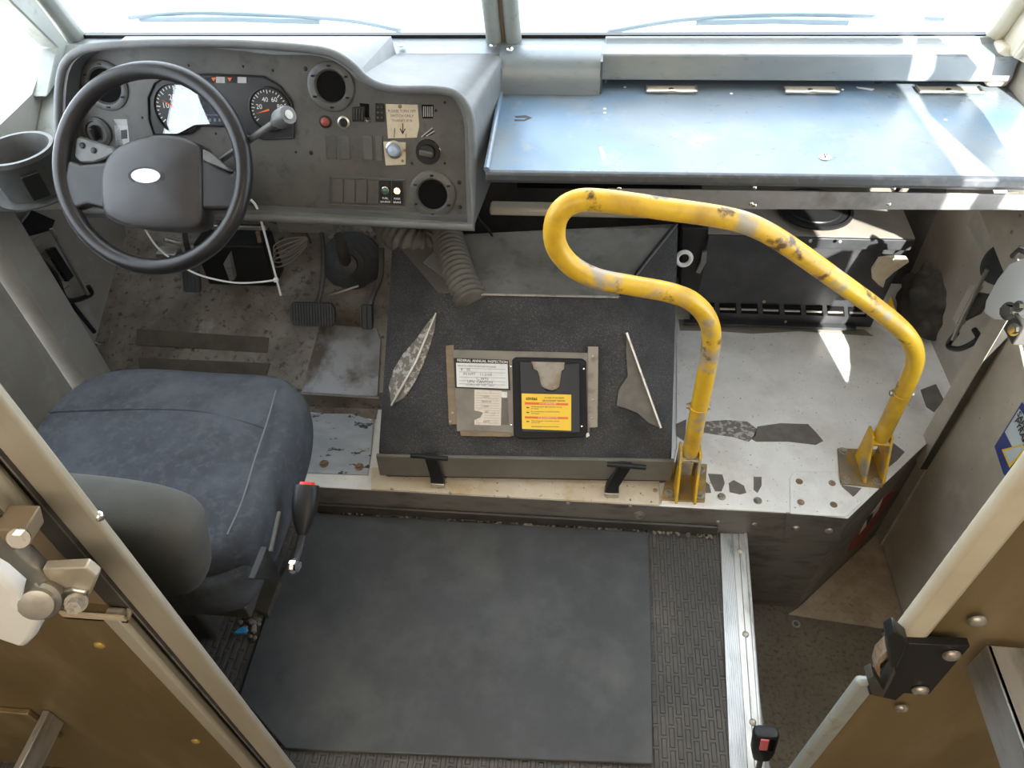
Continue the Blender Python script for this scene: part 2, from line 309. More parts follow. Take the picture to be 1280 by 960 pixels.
# driver's door post and panel
b = B(); b.bb(-1.32, -1.262, 1.215, 1.305, -.0, .77); struct(b.build('trim_3', leftwall_m, bevel=.004))
b = B(); b.bb(-1.34, -1.292, .46, 1.165, .01, .80); b.tube([(-1.29, 1.0, .60), (-1.288, .93, .49), (-1.29, .8, .37)], .003, 6)
d = struct(b.build('door_1', leftwall_m, bevel=.003))
# right wall; its unseen window opening is outlined to shape the sun patches
b = B()
wallpiece(b, .93, [(.4, -.38), (1.31, -.38), (1.34, .10), (1.34, .55), (1.2, .52), (1.05, .46), (.61, .62), (.4, .6)], .03)
wallpiece(b, 1.02, [(1.3, -.3), (1.98, -.3), (1.98, .85), (1.3, .62)], .05)
wallpiece(b, .93, [(1.34, .55), (1.64, .60), (1.98, .60), (1.98, .90), (1.62, .96), (1.60, .66), (1.34, .60)], .03)
wallpiece(b, .93, [(.4, .6), (.61, .62), (.76, .80), (.74, 1.0), (.32, 1.18), (.32, 1.47), (.66, 1.50), (.66, 1.62), (.85, 1.60), (1.6, 1.15), (1.70, 1.0), (1.2, 2.1), (-3, 2.1), (-3, -.38), (.4, -.38)], .03)
struct(b.build('wall_right', wall_m))
b = B(); b.bb(.962, 1.07, 1.325, 1.338, -.36, .62); b.bb(.93, 1.07, 1.62, 1.64, .60, .62); struct(b.build('sun_stop_right', wall_m))  # unseen closures added to stop sun leaking between the wall planes
b = B(); b.bb(-1.43, -1.30, 1.255, 1.275, -.04, .80); struct(b.build('sun_stop_left', leftwall_m))  # same added light stop on the left side
# unseen bar added at the passenger window, outlined to cast the dark band
b = B(); b.prism([(.940, y, z) for y, z in ((.60, 1.22), (.66, 1.28), (.70, 1.39), (.93, 1.36), (.92, 1.40), (.81, 1.49), (.90, 1.51), (1.09, 1.31), (1.25, 1.17), (1.12, 1.13), (.80, 1.17), (.77, 1.12), (1.50, .64), (1.36, .62), (1.2, .765))], (.012, 0, 0))
tag(b.build('window_brace', pillar_m, bevel=.002), 'added bar, out of view, casting the dark band across the sunlight', 'brace')
# right A pillar
b = B(); b.prism([(.94, 1.60, .93), (.94, 1.79, .90), (.94, WS(2.06), 2.06), (.94, WS(2.06) - .10, 2.06), (.94, 1.58, 1.06)], (-.045, 0, 0))
b.tube([(.885, WS(.9), .9), (.885, WS(2.06), 2.06)], .022, 10)
b.tube([(.89, 1.66, .93), (.89, WS(2.06) - .11, 2.06)], .012, 8)
struct(b.build('trim_4', cream_m, bevel=.004))
# bulkhead: left leaf (jamb, channel), right leaf
b = B(); b.bb(-.550, -.507, .397, .409, -.0, 2.06); struct(b.build('trim_5', jamb_m, bevel=.004, seg=3))
b = B(); b.bb(-.60, -.545, .408, .412, 0, 2.06, 0); b.bb(-.5645, -.5615, .402, .42, 0, 2.06, 1); b.bb(-.553, -.5495, .403, .42, 0, 2.06, 1)
struct(b.build('trim_6', [darkmetal_m, riser_m]))
b = B(); b.bb(-1.3, -.60, .42, .45, 0, 2.06); struct(b.build('wall_partition_left', bulk_m))
for k, z in enumerate((.95, .55)):
    pass
# right leaf of the bulkhead, wrapped by a rolled cream edge that is cut away for the latch
b = B(); b.bb(.37, .93, .404, .410, -.0, 2.06); struct(b.build('wall_partition_right', bulk_m))
b = B(); b.prism([(.356, .392, .80), (.356, .408, .80), (.356, .408, 2.06), (.356, .392, 2.06)], (.034, 0, 0)); struct(b.build('trim_7', cream_m, bevel=.007, seg=4))
b = B(); b.prism([(.353, .393, -.0), (.353, .406, -.0), (.353, .406, .69), (.353, .393, .69)], (.026, 0, 0)); struct(b.build('trim_8', pillar_m, bevel=.006, seg=3))
# top over the doorway
b = B(); b.bb(-.6, .4, .40, .43, 1.98, 2.06); struct(b.build('trim_9', cream_m))

# windshield
def wsp(x, z, off=0): return Vector((x, WS(z) + off, z))
for k, (x0, x1) in enumerate([(-1.27, -.235), (-.175, .885)]):
    b = B(); b.prism([wsp(x0, .925, .012), wsp(x1, .925, .012), wsp(x1, 2.0, .012), wsp(x0, 2.0, .012)], (0, .005, 0))
    struct(b.build('window_%d' % (k + 1), glass_m))
b = B(); b.prism([(-1.345, .46, .86), (-1.345, 1.66, .86), (-1.345, 1.70, .93), (-1.345, 1.3, 1.82), (-1.345, .46, 1.82)], (-.005, 0, 0)); struct(b.build('window_3', glass_m))
b = B(); b.prism([(.965, .25, .42), (.965, 1.68, .50), (.965, 1.68, 1.2), (.965, .95, 1.68), (.965, .25, 1.68)], (.004, 0, 0)); struct(b.build('window_4', glass_m))
# windshield divider, gasket and frame header
b = B()
for dx in (-.023, .023): b.tube([wsp(-.205 + dx, .915, -.012), wsp(-.205 + dx, 2.04, -.012)], .019, 12)
b.tube([wsp(-.205, .915, .0), wsp(-.205, 2.04, .0)], .015, 8, mi=1)
struct(b.build('trim_10', [pillar_m, tag_m]))
b = B(); b.bb(-1.28, .90, 1.768, 1.785, .918, .932); b.bb(-1.3, .93, WS(2.0) - .02, WS(2.0) + .03, 1.97, 2.1); struct(b.build('trim_11', black_m))
# outside
b = B(); b.bb(-9, 9, -9, 12, -1.0, -.9); g = struct(b.build('ground', ground_m))
b = B(); b.prism([(-1.32, 1.80, .885), (-1.32, 2.35, .85), (-1.32, 2.9, .62), (-1.32, 2.95, .2), (-1.32, 2.90, .2), (-1.32, 2.85, .59), (-1.32, 2.33, .81), (-1.32, 1.80, .855)], (2.28, 0, 0)); b.m = [0] * len(b.m)
tag(b.build('vehicle_hood', exter_m, bevel=.03, seg=3), 'white hood outside below the windshield, blown out by daylight', 'hood')
wiper_m = M('glare_paled_wiper', (.20, .25, .28), .6)  # colour lightened so the wipers wash out in the daylight glare
for nm, pts, lab in (('a', [(160, 22), (250, 16), (420, 24), (500, 38)], 'left wiper lying on the cowl in front of the driver'),
                     ('b', [(760, 40), (860, 24), (1000, 18), (1180, 24)], 'right wiper lying on the cowl in front of the shelf')):
    t = thing('windshield_wiper', lab, 'wiper', Zp(*pts[1], .9), 'wipers outside the windshield')
    P = [Zp(x, y, .905) for x, y in pts]
    b = B(); b.tube(catmull(P, 6), .006, 8); b.build('wiper_arm', wiper_m, t)
    if nm == 'a': q = [(175, 24), (400, 27)]
    else: q = [(870, 28), (1060, 28)]
    q = [Zp(x, y, .895) for x, y in q]
    b = B(); b.tube([q[0], (q[0] + q[1]) / 2 + Vector((0, 0, .004)), q[1]], .008, 8); b.build('wiper_blade', wiper_m, t)

# ============================================================= COWL AND SHELF
b = B()      # painted sill under the glass
b.prism([(-1.28, 1.77, .925), (-1.28, 1.70, .915), (-1.28, 1.69, .86), (-1.28, 1.77, .86)], (2.2, 0, 0)); struct(b.build('trim_12', cowl_m, bevel=.004))
t = thing('cowl_cover', 'short rounded grey cowl cover between the instrument hood and long channel', 'cover', (-.08, 1.7, .84))
x0, x1 = -.208, .022
prof = [(1.745, .918), (1.725, .925), (1.70, .923), (1.675, .91), (1.662, .89), (1.656, .86), (1.655, .8405), (1.745, .8405)]
b = B(); b.prism([(x0, y, z) for y, z in prof], (x1 - x0, 0, 0)); b.build('roll', cowl_m, t, sharp=50)
b = B(); b.bb(x1 - .001, x1 + .004, 1.66, 1.74, .842, .915); b.build('end_plate', lip_m, t)
bolt(t, (-.185, 1.70, .925), (0, -.3, 1), .008, m=chrome_m, name='screw')
t = thing('cowl_channel', 'long grey-blue cowl channel running along the windshield above the shelf', 'cover', (.45, 1.72, .84))
prof = [(1.775, .928), (1.755, .932), (1.744, .921), (1.736, .918), (1.728, .910), (1.722, .892), (1.722, .864), (1.775, .862)]
b = B(); b.prism([(.03, y, z) for y, z in prof], (.86, 0, 0)); b.build('channel', cowl_m, t, bevel=.003)
b = B(); b.tube(catmull([(.035, 1.722, .843), (.04, 1.719, .858), (.07, 1.717, .863), (.45, 1.717, .863), (.87, 1.717, .863)], 4), .0035, 8)
b.bb(.03, .91, 1.737, 1.745, .8405, .863, 1); b.build('rear_lip', [cowl_m, black_m], t)  # black strip stands in for the shade in the gap under the channel
b = B(); b.bb(.875, .925, 1.70, 1.76, .842, .93); b.build('end_bracket', cream_m, t, bevel=.012, seg=3)
shelfF = Frame((0, 1.5, .84), (1, 0, 0), (0, 1, 0))
t = thing('dashboard_shelf', 'wide grey metal dashboard shelf tinted blue for reflected sky, with hinged lid left of passenger door', 'shelf', (.36, 1.5, .8))
q = [shelfF.px(607, 214), shelfF.px(1278, 222), Vector((.928, 1.735, .84)), Vector((.928, 1.748, .84)), Vector((.024, 1.748, .84)), Vector((.02, 1.67, .84)), shelfF.px(626, 117)]
q[1] = Vector((.928, q[1].y, .84))
fl = q[0]; fr_ = q[1]
b = B(); b.prism(q, (0, 0, -.018)); b.build('shelf_top', shelf_m, t, bevel=.002)
b = B(); b.prism([fl + Vector((0, .004, .003)), fl + Vector((0, -.008, .0)), fl + Vector((0, -.010, -.016)), fl + Vector((0, .004, -.028))], (fr_.x - fl.x, fr_.y - fl.y, 0)); b.build('front_lip', lip_m, t, bevel=.004, seg=3)
b = B(); b.tube([fl + Vector((.002, 0, .004)), shelfF.px(627, 114) + Vector((0, 0, .004))], .006, 8); b.build('side_lip', shelf_m, t)
def hinge(x, y, wpx):
    a = shelfF.px(x - wpx / 2, y); c = shelfF.px(x + wpx / 2, y); mx = (a + c) / 2; W = (c - a).length
    b = B(); b.bb(mx.x - W / 2, mx.x + W / 2, mx.y - .012, mx.y + .022, .8405, .8435)
    h = b.build('hinge', cream_m, t, bevel=.001)
    b = B(); b.tube([(mx.x - W / 2, mx.y - .014, .846), (mx.x - W * .15, mx.y - .014, .846), (mx.x, mx.y - .010, .846), (mx.x + W * .15, mx.y - .014, .846), (mx.x + W / 2, mx.y - .014, .846)], .0032, 8)
    b.tube([(mx.x - W / 2, mx.y - .014, .846), (mx.x - W / 2, mx.y + .016, .846)], .0025, 6); b.tube([(mx.x + W / 2, mx.y - .014, .846), (mx.x + W / 2, mx.y + .016, .846)], .0025, 6)
    b.build('hinge_knuckle', steel_m, h); b = B(); b.dome((mx.x, mx.y + .004, .8435), UP, .006, .002); b.build('hinge_hole', black_m, h)
for x, y, wp in ((839, 114, 62), (1013, 115, 66), (1186, 115, 78)): hinge(x, y, wp)
p = shelfF.px(1031, 197); b = B(); b.lathe(p, UP, [(.0125, 0), (.0125, .002), (.009, .0035), (.009, .0015), (0, .0015)], 24); lk = b.build('lock', chrome_m, t)
b = B(); b.box(p + Vector((0, 0, .0025)), (.002, .008, .002)); b.build('keyhole', black_m, lk)
for x, y in ((781, 109), (914, 117), (1053, 112), (756, 136), (756, 141), (1182, 150)):
    bolt(t, shelfF.px(x, y), UP, .0035, .0015, m=white_p, name='rivet')
b = B(); b.fpoly(shelfF, [(749, 184), (752, 183), (755, 190), (757, 198), (753, 200), (751, 193)], 0, .0006); b.fpoly(shelfF, [(1070, 108), (1093, 111), (1090, 113), (1072, 110)], 0, .0006)
b.build('paint_chip', white_p, t, recalc=True)
b = B(); b.fpoly(shelfF, [(643, 145), (657, 144), (665, 147), (656, 151), (643, 151), (643, 149), (655, 149.4), (660, 147), (645, 147)], 0, .0005); b.build('scratch', ink_m, t)
# apron below the shelf
aF = Frame((0, 1.338, .8), (1, 0, 0), (0, 0, 1))
t = thing('shelf_apron', 'speckled grey metal strip with rivets hanging under the shelf front edge', 'panel', (.45, 1.34, .76))
a0 = aF.px(760, 236); a1 = aF.px(760, 261); z0 = aF.px(1280, 262).z
b = B(); b.prism([a0, a1, Vector((.935, 1.338, z0)), Vector((.935, 1.338, a0.z + .004))], (0, .004, 0)); b.build('strip', apron_m, t, bevel=.001)
b = B(); b.bb(-.19, .93, 1.345, 1.375, .80, .82); b.build('backing_channel', lip_m, t)
for x, y in ((774, 236), (943, 235), (1117, 236), (939, 255), (1111, 256), (943, 257)): bolt(t, aF.px(x, y), (0, -1, 0), .0045, .002, m=chrome_m, name='rivet')
# near-black sheets painted in for the shade under the shelf, and the rail
b = B(); b.bb(-.2, .28, 1.90, 1.91, .45, .82); b.bb(-.195, .93, 1.38, 1.72, .79, .799, 0); struct(b.build('bay_shade', dark_m))
b = B(); p_ = Yp(612, 270, 1.62); b.bb(p_.x, .27, 1.62, 1.66, p_.z, p_.z + .022, 0)
tag(b.build('support_rail', jamb_m, bevel=.006), 'tan metal rail behind the grey engine cover top under the shelf', 'rail')

# ============================================================= DASHBOARD
dF = Frame((-.6, 1.36, .685), (1, 0, 0), (0, .11, .33))
outl = [(80, 262), (75, 200), (73, 150), (74, 110), (80, 82), (96, 66), (125, 58), (200, 54), (300, 55), (385, 61), (418, 68), (440, 82), (456, 98), (475, 108), (500, 112), (540, 112), (568, 117), (583, 133), (590, 158), (591, 220), (592, 284), (330, 272)]
LIPO = .045
def smooth_px(q, keep):
    o = []
    n = len(q)
    for i in range(n):
        if i in keep or (i + 1) % n in keep: o.append(q[i]); continue
        v_ = catmull([(q[i - 1][0], q[i - 1][1], 0), (q[i][0], q[i][1], 0), (q[(i + 1) % n][0], q[(i + 1) % n][1], 0), (q[(i + 2) % n][0], q[(i + 2) % n][1], 0)], 4)[4:8]; o += [(p.x, p.y) for p in v_]
    return o
outl = smooth_px(outl, {0, 20, 21})
rim = [dF.px(x, y, LIPO) for x, y in outl]
cen = sum(rim, Vector()) / len(rim)
dash = thing('dashboard', 'grey instrument dashboard with moulded hood, gauges and vents behind steering wheel', 'dashboard', (-.7, 1.45, .68))
inner = []
for p in rim:
    d_ = (cen - p); d_.normalize(); inner.append(p + Vector((d_.x, d_.y, d_.z)) * .016)
innerb = [p - dF.n * (LIPO - .001) for p in inner]
back = []
for i, p in enumerate(rim):
    x = p.x; z = min(p.z, .955); yb = 1.70
    ox, oy = outl[i]
    if ox > 575: x = p.x + .035
    if ox > 450: z = min(z, .915)
    if ox < 76: x = max(x, -1.25)
    back.append(Vector((x, yb, z)))
mid = []
for p, q in zip(rim, back):
    mid.append(p.lerp(q, .12) + Vector((0, 0, .0)))
b = B(); b.loft([innerb, inner, rim, mid, back], True, False); b.build('hood', hood_m, dash, sharp=60, bevel=.004)
b = B(); b.tube(rim, .0085, 10, closed=True); b.build('hood_edge', hood_m, dash)
b = B(); b.prism([p + dF.n * .0 for p in innerb], -dF.n * .01); face = b.build('instrument_panel', panel_m, dash)
b = B(); b.fpoly(dF, [(96, 272), (97, 250), (330, 266), (590, 280), (588, 288), (330, 276)], -.05, LIPO - .005); b.build('lower_edge', dash_m, dash, bevel=.003)
def ring_vent(x, y, ro, ri, rough_edge=False):
    k = dF.sc(x, y); c = dF.px(x, y); ro *= k; ri *= k; n = dF.n
    b = B(); b.lathe(c, n, [(ro, .0), (ro, .004), (ro * .93, .006), (ri * 1.12, .006), (ri * 1.03, .003), (ri, -.002), (ri * .98, -.03)], 40); v = b.build('vent_ring', dash_m, dash)
    b = B(); b.lathe(c, n, [(ri, -.0005), (0, -.0005)], 40) if False else b.cyl(c - n * .002, c + n * .0012, ri * 1.0, seg=40)
    b.build('vent_shade_disc', dark_m, v)  # dark disc closes the ring; its colour stands in for shaded depth
    for a in range(6):
        q = a * math.pi / 3 + .5; r = (ro + ri) / 2
        p = c + (dF.u * math.cos(q) + dF.v * math.sin(q)) * r + n * .006
        b = B(); b.box(p, (.007, .004, .003)); b.build('vent_clip', black_m, v)
ring_vent(132, 107, 28, 19); ring_vent(414, 108, 29, 18); ring_vent(541, 243, 29, 18)
# round light switch and grey label
c = dF.px(123, 165); k = dF.sc(123, 165); b = B(); b.lathe(c, dF.n, [(17 * k, 0), (17 * k, .006), (13 * k, .010), (12 * k, .005), (0, .005)], 32); v = b.build('light_switch', dash_m, dash)
b = B(); b.box(c + dF.n * .013, (.010, .018, .030)); b.build('knob', black_m, v, bevel=.003)
b = B(); b.fpoly(dF, [(142, 149), (159, 149), (162, 181), (145, 182)], 0, .001); b.build('lamp_label', greylabel_m, dash)
b = B(); b.fpoly(dF, [(151, 163), (158, 162), (159, 173), (152, 174)], .001, .0018); b.build('label_symbol', ink_m, dash)
# gauge cluster: bezel, two dials, warning strip, lens
cl = [(186, 150), (185, 122), (193, 104), (206, 96), (260, 93), (330, 96), (350, 108), (364, 128), (367, 150), (367, 172), (330, 174), (282, 158), (243, 157), (222, 168), (192, 168)]
b = B(); b.fpoly(dF, cl, 0, .0025); clu = b.build('gauge_cluster', gauge_m, dash, bevel=.001)
b = B(); b.tube([dF.px(x, y, .004) for x, y in cl], .0022, 8, closed=True); b.build('cluster_bezel', black_m, clu)
def dial(x, y, r, nums, needle):
    k = dF.sc(x, y); c = dF.px(x, y, .004); R = r * k; b = B()
    b.lathe(c, dF.n, [(R, -.002), (R, .003), (R * .93, .004), (R * .9, .0005)], 40, 2)
    b.cyl(c - dF.n * .001, c, R * .9, seg=40, mi=3)
    for i in range(25):
        a = math.radians(215 - i * 250 / 24); e = dF.u * math.cos(a) + dF.v * math.sin(a); f = dF.v * math.cos(a) - dF.u * math.sin(a)
        L = .16 if i % 4 == 0 else .09; p0 = c + e * R * .86 + dF.n * .0006; p1 = c + e * R * (.86 - L) + dF.n * .0006; wd = R * .018
        b.add([p0 + f * wd, p0 - f * wd, p1 - f * wd, p1 + f * wd], [(0, 1, 2, 3)], 1)
    for s_, a in nums:
        a = math.radians(a); px_ = x + r * .52 * math.cos(a); py_ = y - r * .52 * math.sin(a); b.text(s_, dF, px_, py_, R * .3, .0048, 1)
    a = math.radians(needle); e = dF.u * math.cos(a) + dF.v * math.sin(a); f = dF.v * math.cos(a) - dF.u * math.sin(a)
    b.add([c + f * R * .05 + dF.n * .0015, c - f * R * .05 + dF.n * .0015, c + e * R * .7 + dF.n * .0015], [(0, 1, 2)], 4)
    b.build('dial', [gauge_m, white_ink, black_m, gauge_m, osign_m], clu)
dial(337, 137, 26, [('20', 165), ('40', 115), ('60', 65), ('80', 15)], 195)
dial(222, 136, 30, [('10', 165), ('20', 115), ('30', 65)], 150)
b = B()
for i, x in enumerate((256, 270, 284, 297)):
    b.fpoly(dF, [(x, 96), (x + 11, 96.4), (x + 11, 104), (x, 103.6)], .002, .0035, 0 if i % 2 else 1)
b.fpoly(dF, [(264, 97), (270, 97), (267, 102)], .003, .0045, 2); b.fpoly(dF, [(284, 97), (290, 97), (287, 102)], .003, .0045, 2)
b.build('warning_lamps', [greylabel_m, black_m, osign_m], clu)
b = B(); b.fpoly(dF, [(258, 128), (283, 130), (283, 154), (258, 155)], .002, .0035, 0); b.fpoly(dF, [(258, 143), (283, 144), (283, 145), (258, 144)], .0035, .004, 1)
for i in range(4): b.fpoly(dF, [(261 + i * 6, 148), (264 + i * 6, 148), (264 + i * 6, 152), (261 + i * 6, 152)], .0035, .004, 1)
b.build('display', [M('dark_blue_display', (.02, .03, .06), .25), greyink_m], clu)
# clear lens, the left part tilted towards the side window so its shape makes the white glare
b = B(); L1 = [(188, 150), (187, 123), (195, 105), (207, 98), (240, 97), (250, 128), (262, 155), (243, 156), (222, 167), (193, 167)]
cc = dF.px(222, 134, .012); nn = (dF.n + Vector((-.42, -.05, .22))).normalized()
b.prism([Pp(x, y, cc, nn) for x, y in L1], -nn * .0015); b.build('cluster_lens', lens_m, clu)
# pushbuttons, toggles, blanks
def pbox(pxs, c1, name, m, parent=dash, bev=.0008, c0=0):
    b = B(); b.fpoly(dF, pxs, c0, c1); return b.build(name, m, parent, bevel=bev)
c = dF.px(407, 152); k = dF.sc(407, 152); b = B(); b.lathe(c, dF.n, [(7.5 * k, 0), (7.5 * k, .003), (5.5 * k, .004)], 24); v = b.build('button_bezel', black_m, dash)
b = B(); b.dome(c + dF.n * .003, dF.n, 5.5 * k, .005, 20); b.build('red_button', M('dull_red_plastic', (.28, .06, .045), .5), v)
c = dF.px(430, 153); b = B(); b.lathe(c, dF.n, [(7.5 * k, 0), (7.5 * k, .004), (5.5 * k, .005), (4.5 * k, .001), (0, .001)], 24); v = b.build('power_socket', steel_m, dash)
b = B(); b.dome(c + dF.n * .0015, dF.n, 4.6 * k, .001, 20); b.build('socket_core', black_m, v)
pbox([(440, 134), (456, 133), (455, 152), (440, 152)], .006, 'toggle_guard', black_m)
for i in range(4): pbox([(442 + i * 3.4, 136), (443.6 + i * 3.4, 136), (443 + i * 3.4, 150), (441.6 + i * 3.4, 150)], .009, 'guard_rib', darkmetal_m, c0=.004)
b = B(); b.tube([dF.px(455, 146, .004), dF.px(461, 152, .02)], .003, 8); b.build('toggle_lever', chrome_m, dash)
pbox([(449, 129), (461, 130), (461, 147), (455, 147)], .003, 'switch_cavity', dark_m)
v = pbox([(469, 129), (480, 130), (480, 152), (469, 152)], .004, 'connector_socket', black_m)
for j in range(6): bolt(v, dF.px(472.5 + (j % 2) * 5, 134 + (j // 2) * 6.5, .004), dF.n, .0024, .001, m=darkmetal_m, name='contact')
for q in ([(406, 169), (419, 170), (421, 199), (408, 198)], [(423, 170), (436, 170), (438, 199), (425, 199)], [(453, 170), (465, 170), (466, 200), (454, 200)], [(469, 170), (478, 170), (478, 201), (470, 201)]):
    v = pbox(q, .003, 'switch_blank', dash_m); 
pbox([(527, 131), (542, 131), (541, 148), (528, 148)], .002, 'symbol_plate', dark_m)
for i in range(5): pbox([(529 + i * 2.6, 133), (530 + i * 2.6, 133), (530 + i * 2.6, 146), (529 + i * 2.6, 146)], .003, 'symbol_bar', greylabel_m, bev=0, c0=.001)
for i in range(4):
    pbox([(526 + i * 3, 171 - i * .5), (527.2 + i * 3, 171.6 - i * .5), (541 + i * 1.2, 160 + i * 2), (540 + i * 1.2, 159.5 + i * 2)], .0015, 'symbol_stripe', dark_m if i % 2 else greylabel_m, bev=0)
# handwritten card
cd = pbox([(482, 130), (522, 131), (524, 158), (521, 172), (485, 173)], .0022, 'note_card', card_m, bev=0)
b = B(); s_ = dF.sc(500, 150)
for i, tx in enumerate(('PLEASE TURN OFF', 'SWITCH ONLY', 'THANKS IF N')): b.text(tx, dF, 502.5, 139 + i * 6, 4.3 * s_, .0025, 0)
b.fpoly(dF, [(502.8, 154), (504, 154), (504, 166), (502.8, 166)], .0022, .0027); b.fpoly(dF, [(499.5, 161), (500.6, 160.6), (504, 166), (503, 168)], .0022, .0027); b.fpoly(dF, [(507, 161), (506, 160.6), (503, 166), (503.6, 168)], .0022, .0027)
b.fpoly(dF, [(493, 160), (493.8, 160), (493.2, 172), (492.4, 172)], .0022, .0027); b.fpoly(dF, [(507, 167), (507.6, 167), (507.6, 172), (507, 172)], .0022, .0027)
b.build('lettering', ink_m, cd); bolt(cd, dF.px(500, 133, .002), dF.n, .004, .002, m=rust_m, name='pin')
pl_ = pbox([(479, 177), (507, 178), (507, 206), (482, 207)], .003, 'lamp_plate', card_m)
c = dF.px(493, 187, .003); b = B(); b.lathe(c, dF.n, [(11 * s_, 0), (11 * s_, .002), (9 * s_, .004)], 28); b.build('lamp_base', steel_m, pl_)
b = B(); b.dome(c + dF.n * .004, dF.n, 8.5 * s_, .016, 24); b.build('lamp_lens', M('clear_bluish_lens', (.35, .42, .55), .15), pl_)
for x, y in ((484, 183), (506, 188), (503, 201)): bolt(pl_, dF.px(x, y, .003), dF.n, .003, .0015, m=rust_m, name='screw')
c = dF.px(535, 190); b = B(); b.lathe(c, dF.n, [(16 * s_, 0), (15 * s_, .003), (10 * s_, .003), (9.5 * s_, .014), (0, .015)], 28); kn = b.build('fan_knob', black_m, dash)
b = B(); b.box(c + dF.n * .018, (.030, .008, .012), Matrix.Rotation(.15, 3, 'Y')); b.build('knob_grip', dash_m, kn, bevel=.003)
for x, y, r_ in ((541, 178, .3), (546, 181, .8), (550, 187, 1.2)):
    b = B(); q = dF.px(x, y, .001); b.box(q, (.008, .001, .0025), Matrix.Rotation(r_, 3, 'Y')); b.build('fan_mark', white_ink, dash)
# row of six switches
b = B(); b.tube([dF.px(x, y, .003) for x, y in ((412, 220), (506, 224.5), (506, 259), (412, 255))], .0013, 6, closed=True); b.build('bank_frame', hood_m, dash)
sw = pbox([(413, 221), (505, 225), (505, 258), (413, 254)], .003, 'switch_bank', dash_m)
for i in range(6):
    x = 415 + i * 14.9; y = 223.5 + i * .6
    v = pbox([(x, y), (x + 13.6, y + .5), (x + 13.6, y + 29.5), (x, y + 29)], .0065, 'switch', black_m if i > 3 else panel_m, c0=.002, parent=sw)
    if i > 3:
        c = dF.px(x + 7, y + 12, .0065); b = B(); b.lathe(c, dF.n, [(5 * s_, 0), (5 * s_, .002), (4 * s_, .003)], 24); b.build('pilot_bezel', chrome_m if i == 4 else panel_m, sw)
        b = B(); b.dome(c + dF.n * .0015, dF.n, 4 * s_, .003, 20); b.build('pilot_lamp', led_off if i == 4 else led_on, sw)
        b = B(); b.text('FUEL' if i == 4 else 'PARK', dF, x + 7, y + 22, 3.6 * s_, .0070, 0, fat=.0001); b.text('SOURCE' if i == 4 else 'BRAKE', dF, x + 7, y + 26.5, 3.4 * s_, .0070, 0, fat=.0001); b.build('lettering', white_ink, sw)
for x, y in ((382, 86), (389, 191), (515, 204), (574, 228), (575, 259), (370, 190), (341, 88), (304, 83), (270, 167), (178, 147), (236, 82), (545, 138), (556, 204), (556, 128)):
    bolt(dash, dF.px(x, y), dF.n, .005 if x in (382, 389, 574, 575) else .003, .002, m=black_m, name='screw')
tp = struct(B().bb(-1.29, -.2, 1.66, 1.70, .80, .90).build('trim_14', cowl_m)) 
for p in ((-.225, 1.72, .9265), (-.44, 1.72, .9265)):
    tag(bolt(None, p, UP, .009, .004, m=chrome_m, name='pan_screw'), 'bright pan head screw on the windshield sill %s' % ('nearest the centre post' if p[0] > -.3 else 'behind the instrument hood'), 'screw')

# steering wheel --------------------------------------------------------------
A = math.radians(50); wc = Yp(190, 212, 1.225)
wF = Frame(wc, (1, 0, 0), (0, math.cos(A), math.sin(A)))
sw_ = thing('steering_wheel', 'black steering wheel with two broad spokes and oval silver emblem', 'steering wheel', wc)
R_ = .187; path = [wF.at(R_ * math.cos(a), R_ * math.sin(a), 0) for a in [2 * math.pi * k / 96 for k in range(96)]]
b = B(); b.tube(path, .0165, 20, closed=True); b.build('rim', wheel_m, sw_, sharp=80)
hub = [(128, 222), (134, 200), (150, 184), (178, 172), (210, 169), (238, 175), (251, 186), (253, 215), (253, 262), (249, 283), (225, 288), (170, 285), (142, 276), (130, 262)]
def domed(fr, pxs, c0, c1, c2, ins=(.0, .12, .3, .6)):
    P = [Vector(fr.ab(x, y, c1 * .5) + (0,)) for x, y in pxs]; P = [Vector((p.x, p.y, 0)) for p in P]
    m = []
    for i in range(len(P)):
        m += catmull([P[i - 1], P[i], P[(i + 1) % len(P)], P[(i + 2) % len(P)]], 3)[3:6]
    ce = sum(m, Vector()) / len(m); rings = [[fr.at(p.x, p.y, c0) for p in m]]
    for t_, h in ((0, c1 * .6), (.03, c1 * .85), (.08, c1), (.25, c1 + (c2 - c1) * .45), (.5, c1 + (c2 - c1) * .8), (.8, c2), (.97, c2)): rings.append([fr.at(p.x + (ce.x - p.x) * t_, p.y + (ce.y - p.y) * t_, h) for p in m])
    return B().loft(rings)
domed(wF, hub, -.04, .016, .028).build('airbag_cover', wheelpad_m, sw_, sharp=70)
def spoke(pxs, name='spoke'):
    b = B(); b.fpoly(wF, pxs, -.022, .008); return b.build(name, wheel_m, sw_, bevel=.008, seg=4)
spoke([(84, 198), (100, 205), (130, 202), (150, 195), (150, 270), (132, 262), (108, 256), (92, 262), (84, 250), (78, 222)])
spoke([(240, 188), (262, 200), (288, 216), (300, 205), (302, 232), (297, 262), (284, 262), (276, 262), (255, 262), (240, 264)])
pad = B(); pad.fpoly(wF, [(94, 172), (100, 170), (140, 184), (146, 190), (132, 198), (118, 203), (100, 204), (92, 196)], -.03, -.004); pad.build('button_pod', dash_m, sw_, bevel=.004)
for x, y in ((103, 182), (117, 188)): bolt(sw_, wF.px(x, y, -.003), wF.n, .006, .002, m=black_m, name='button')
pad = B(); pad.fpoly(wF, [(253, 186), (262, 190), (290, 214), (286, 214), (253, 200)], .000, .012); pad.build('button_pod', dash_m, sw_, bevel=.003)
b = B(); c0_ = wF.ab(183, 220, .027)
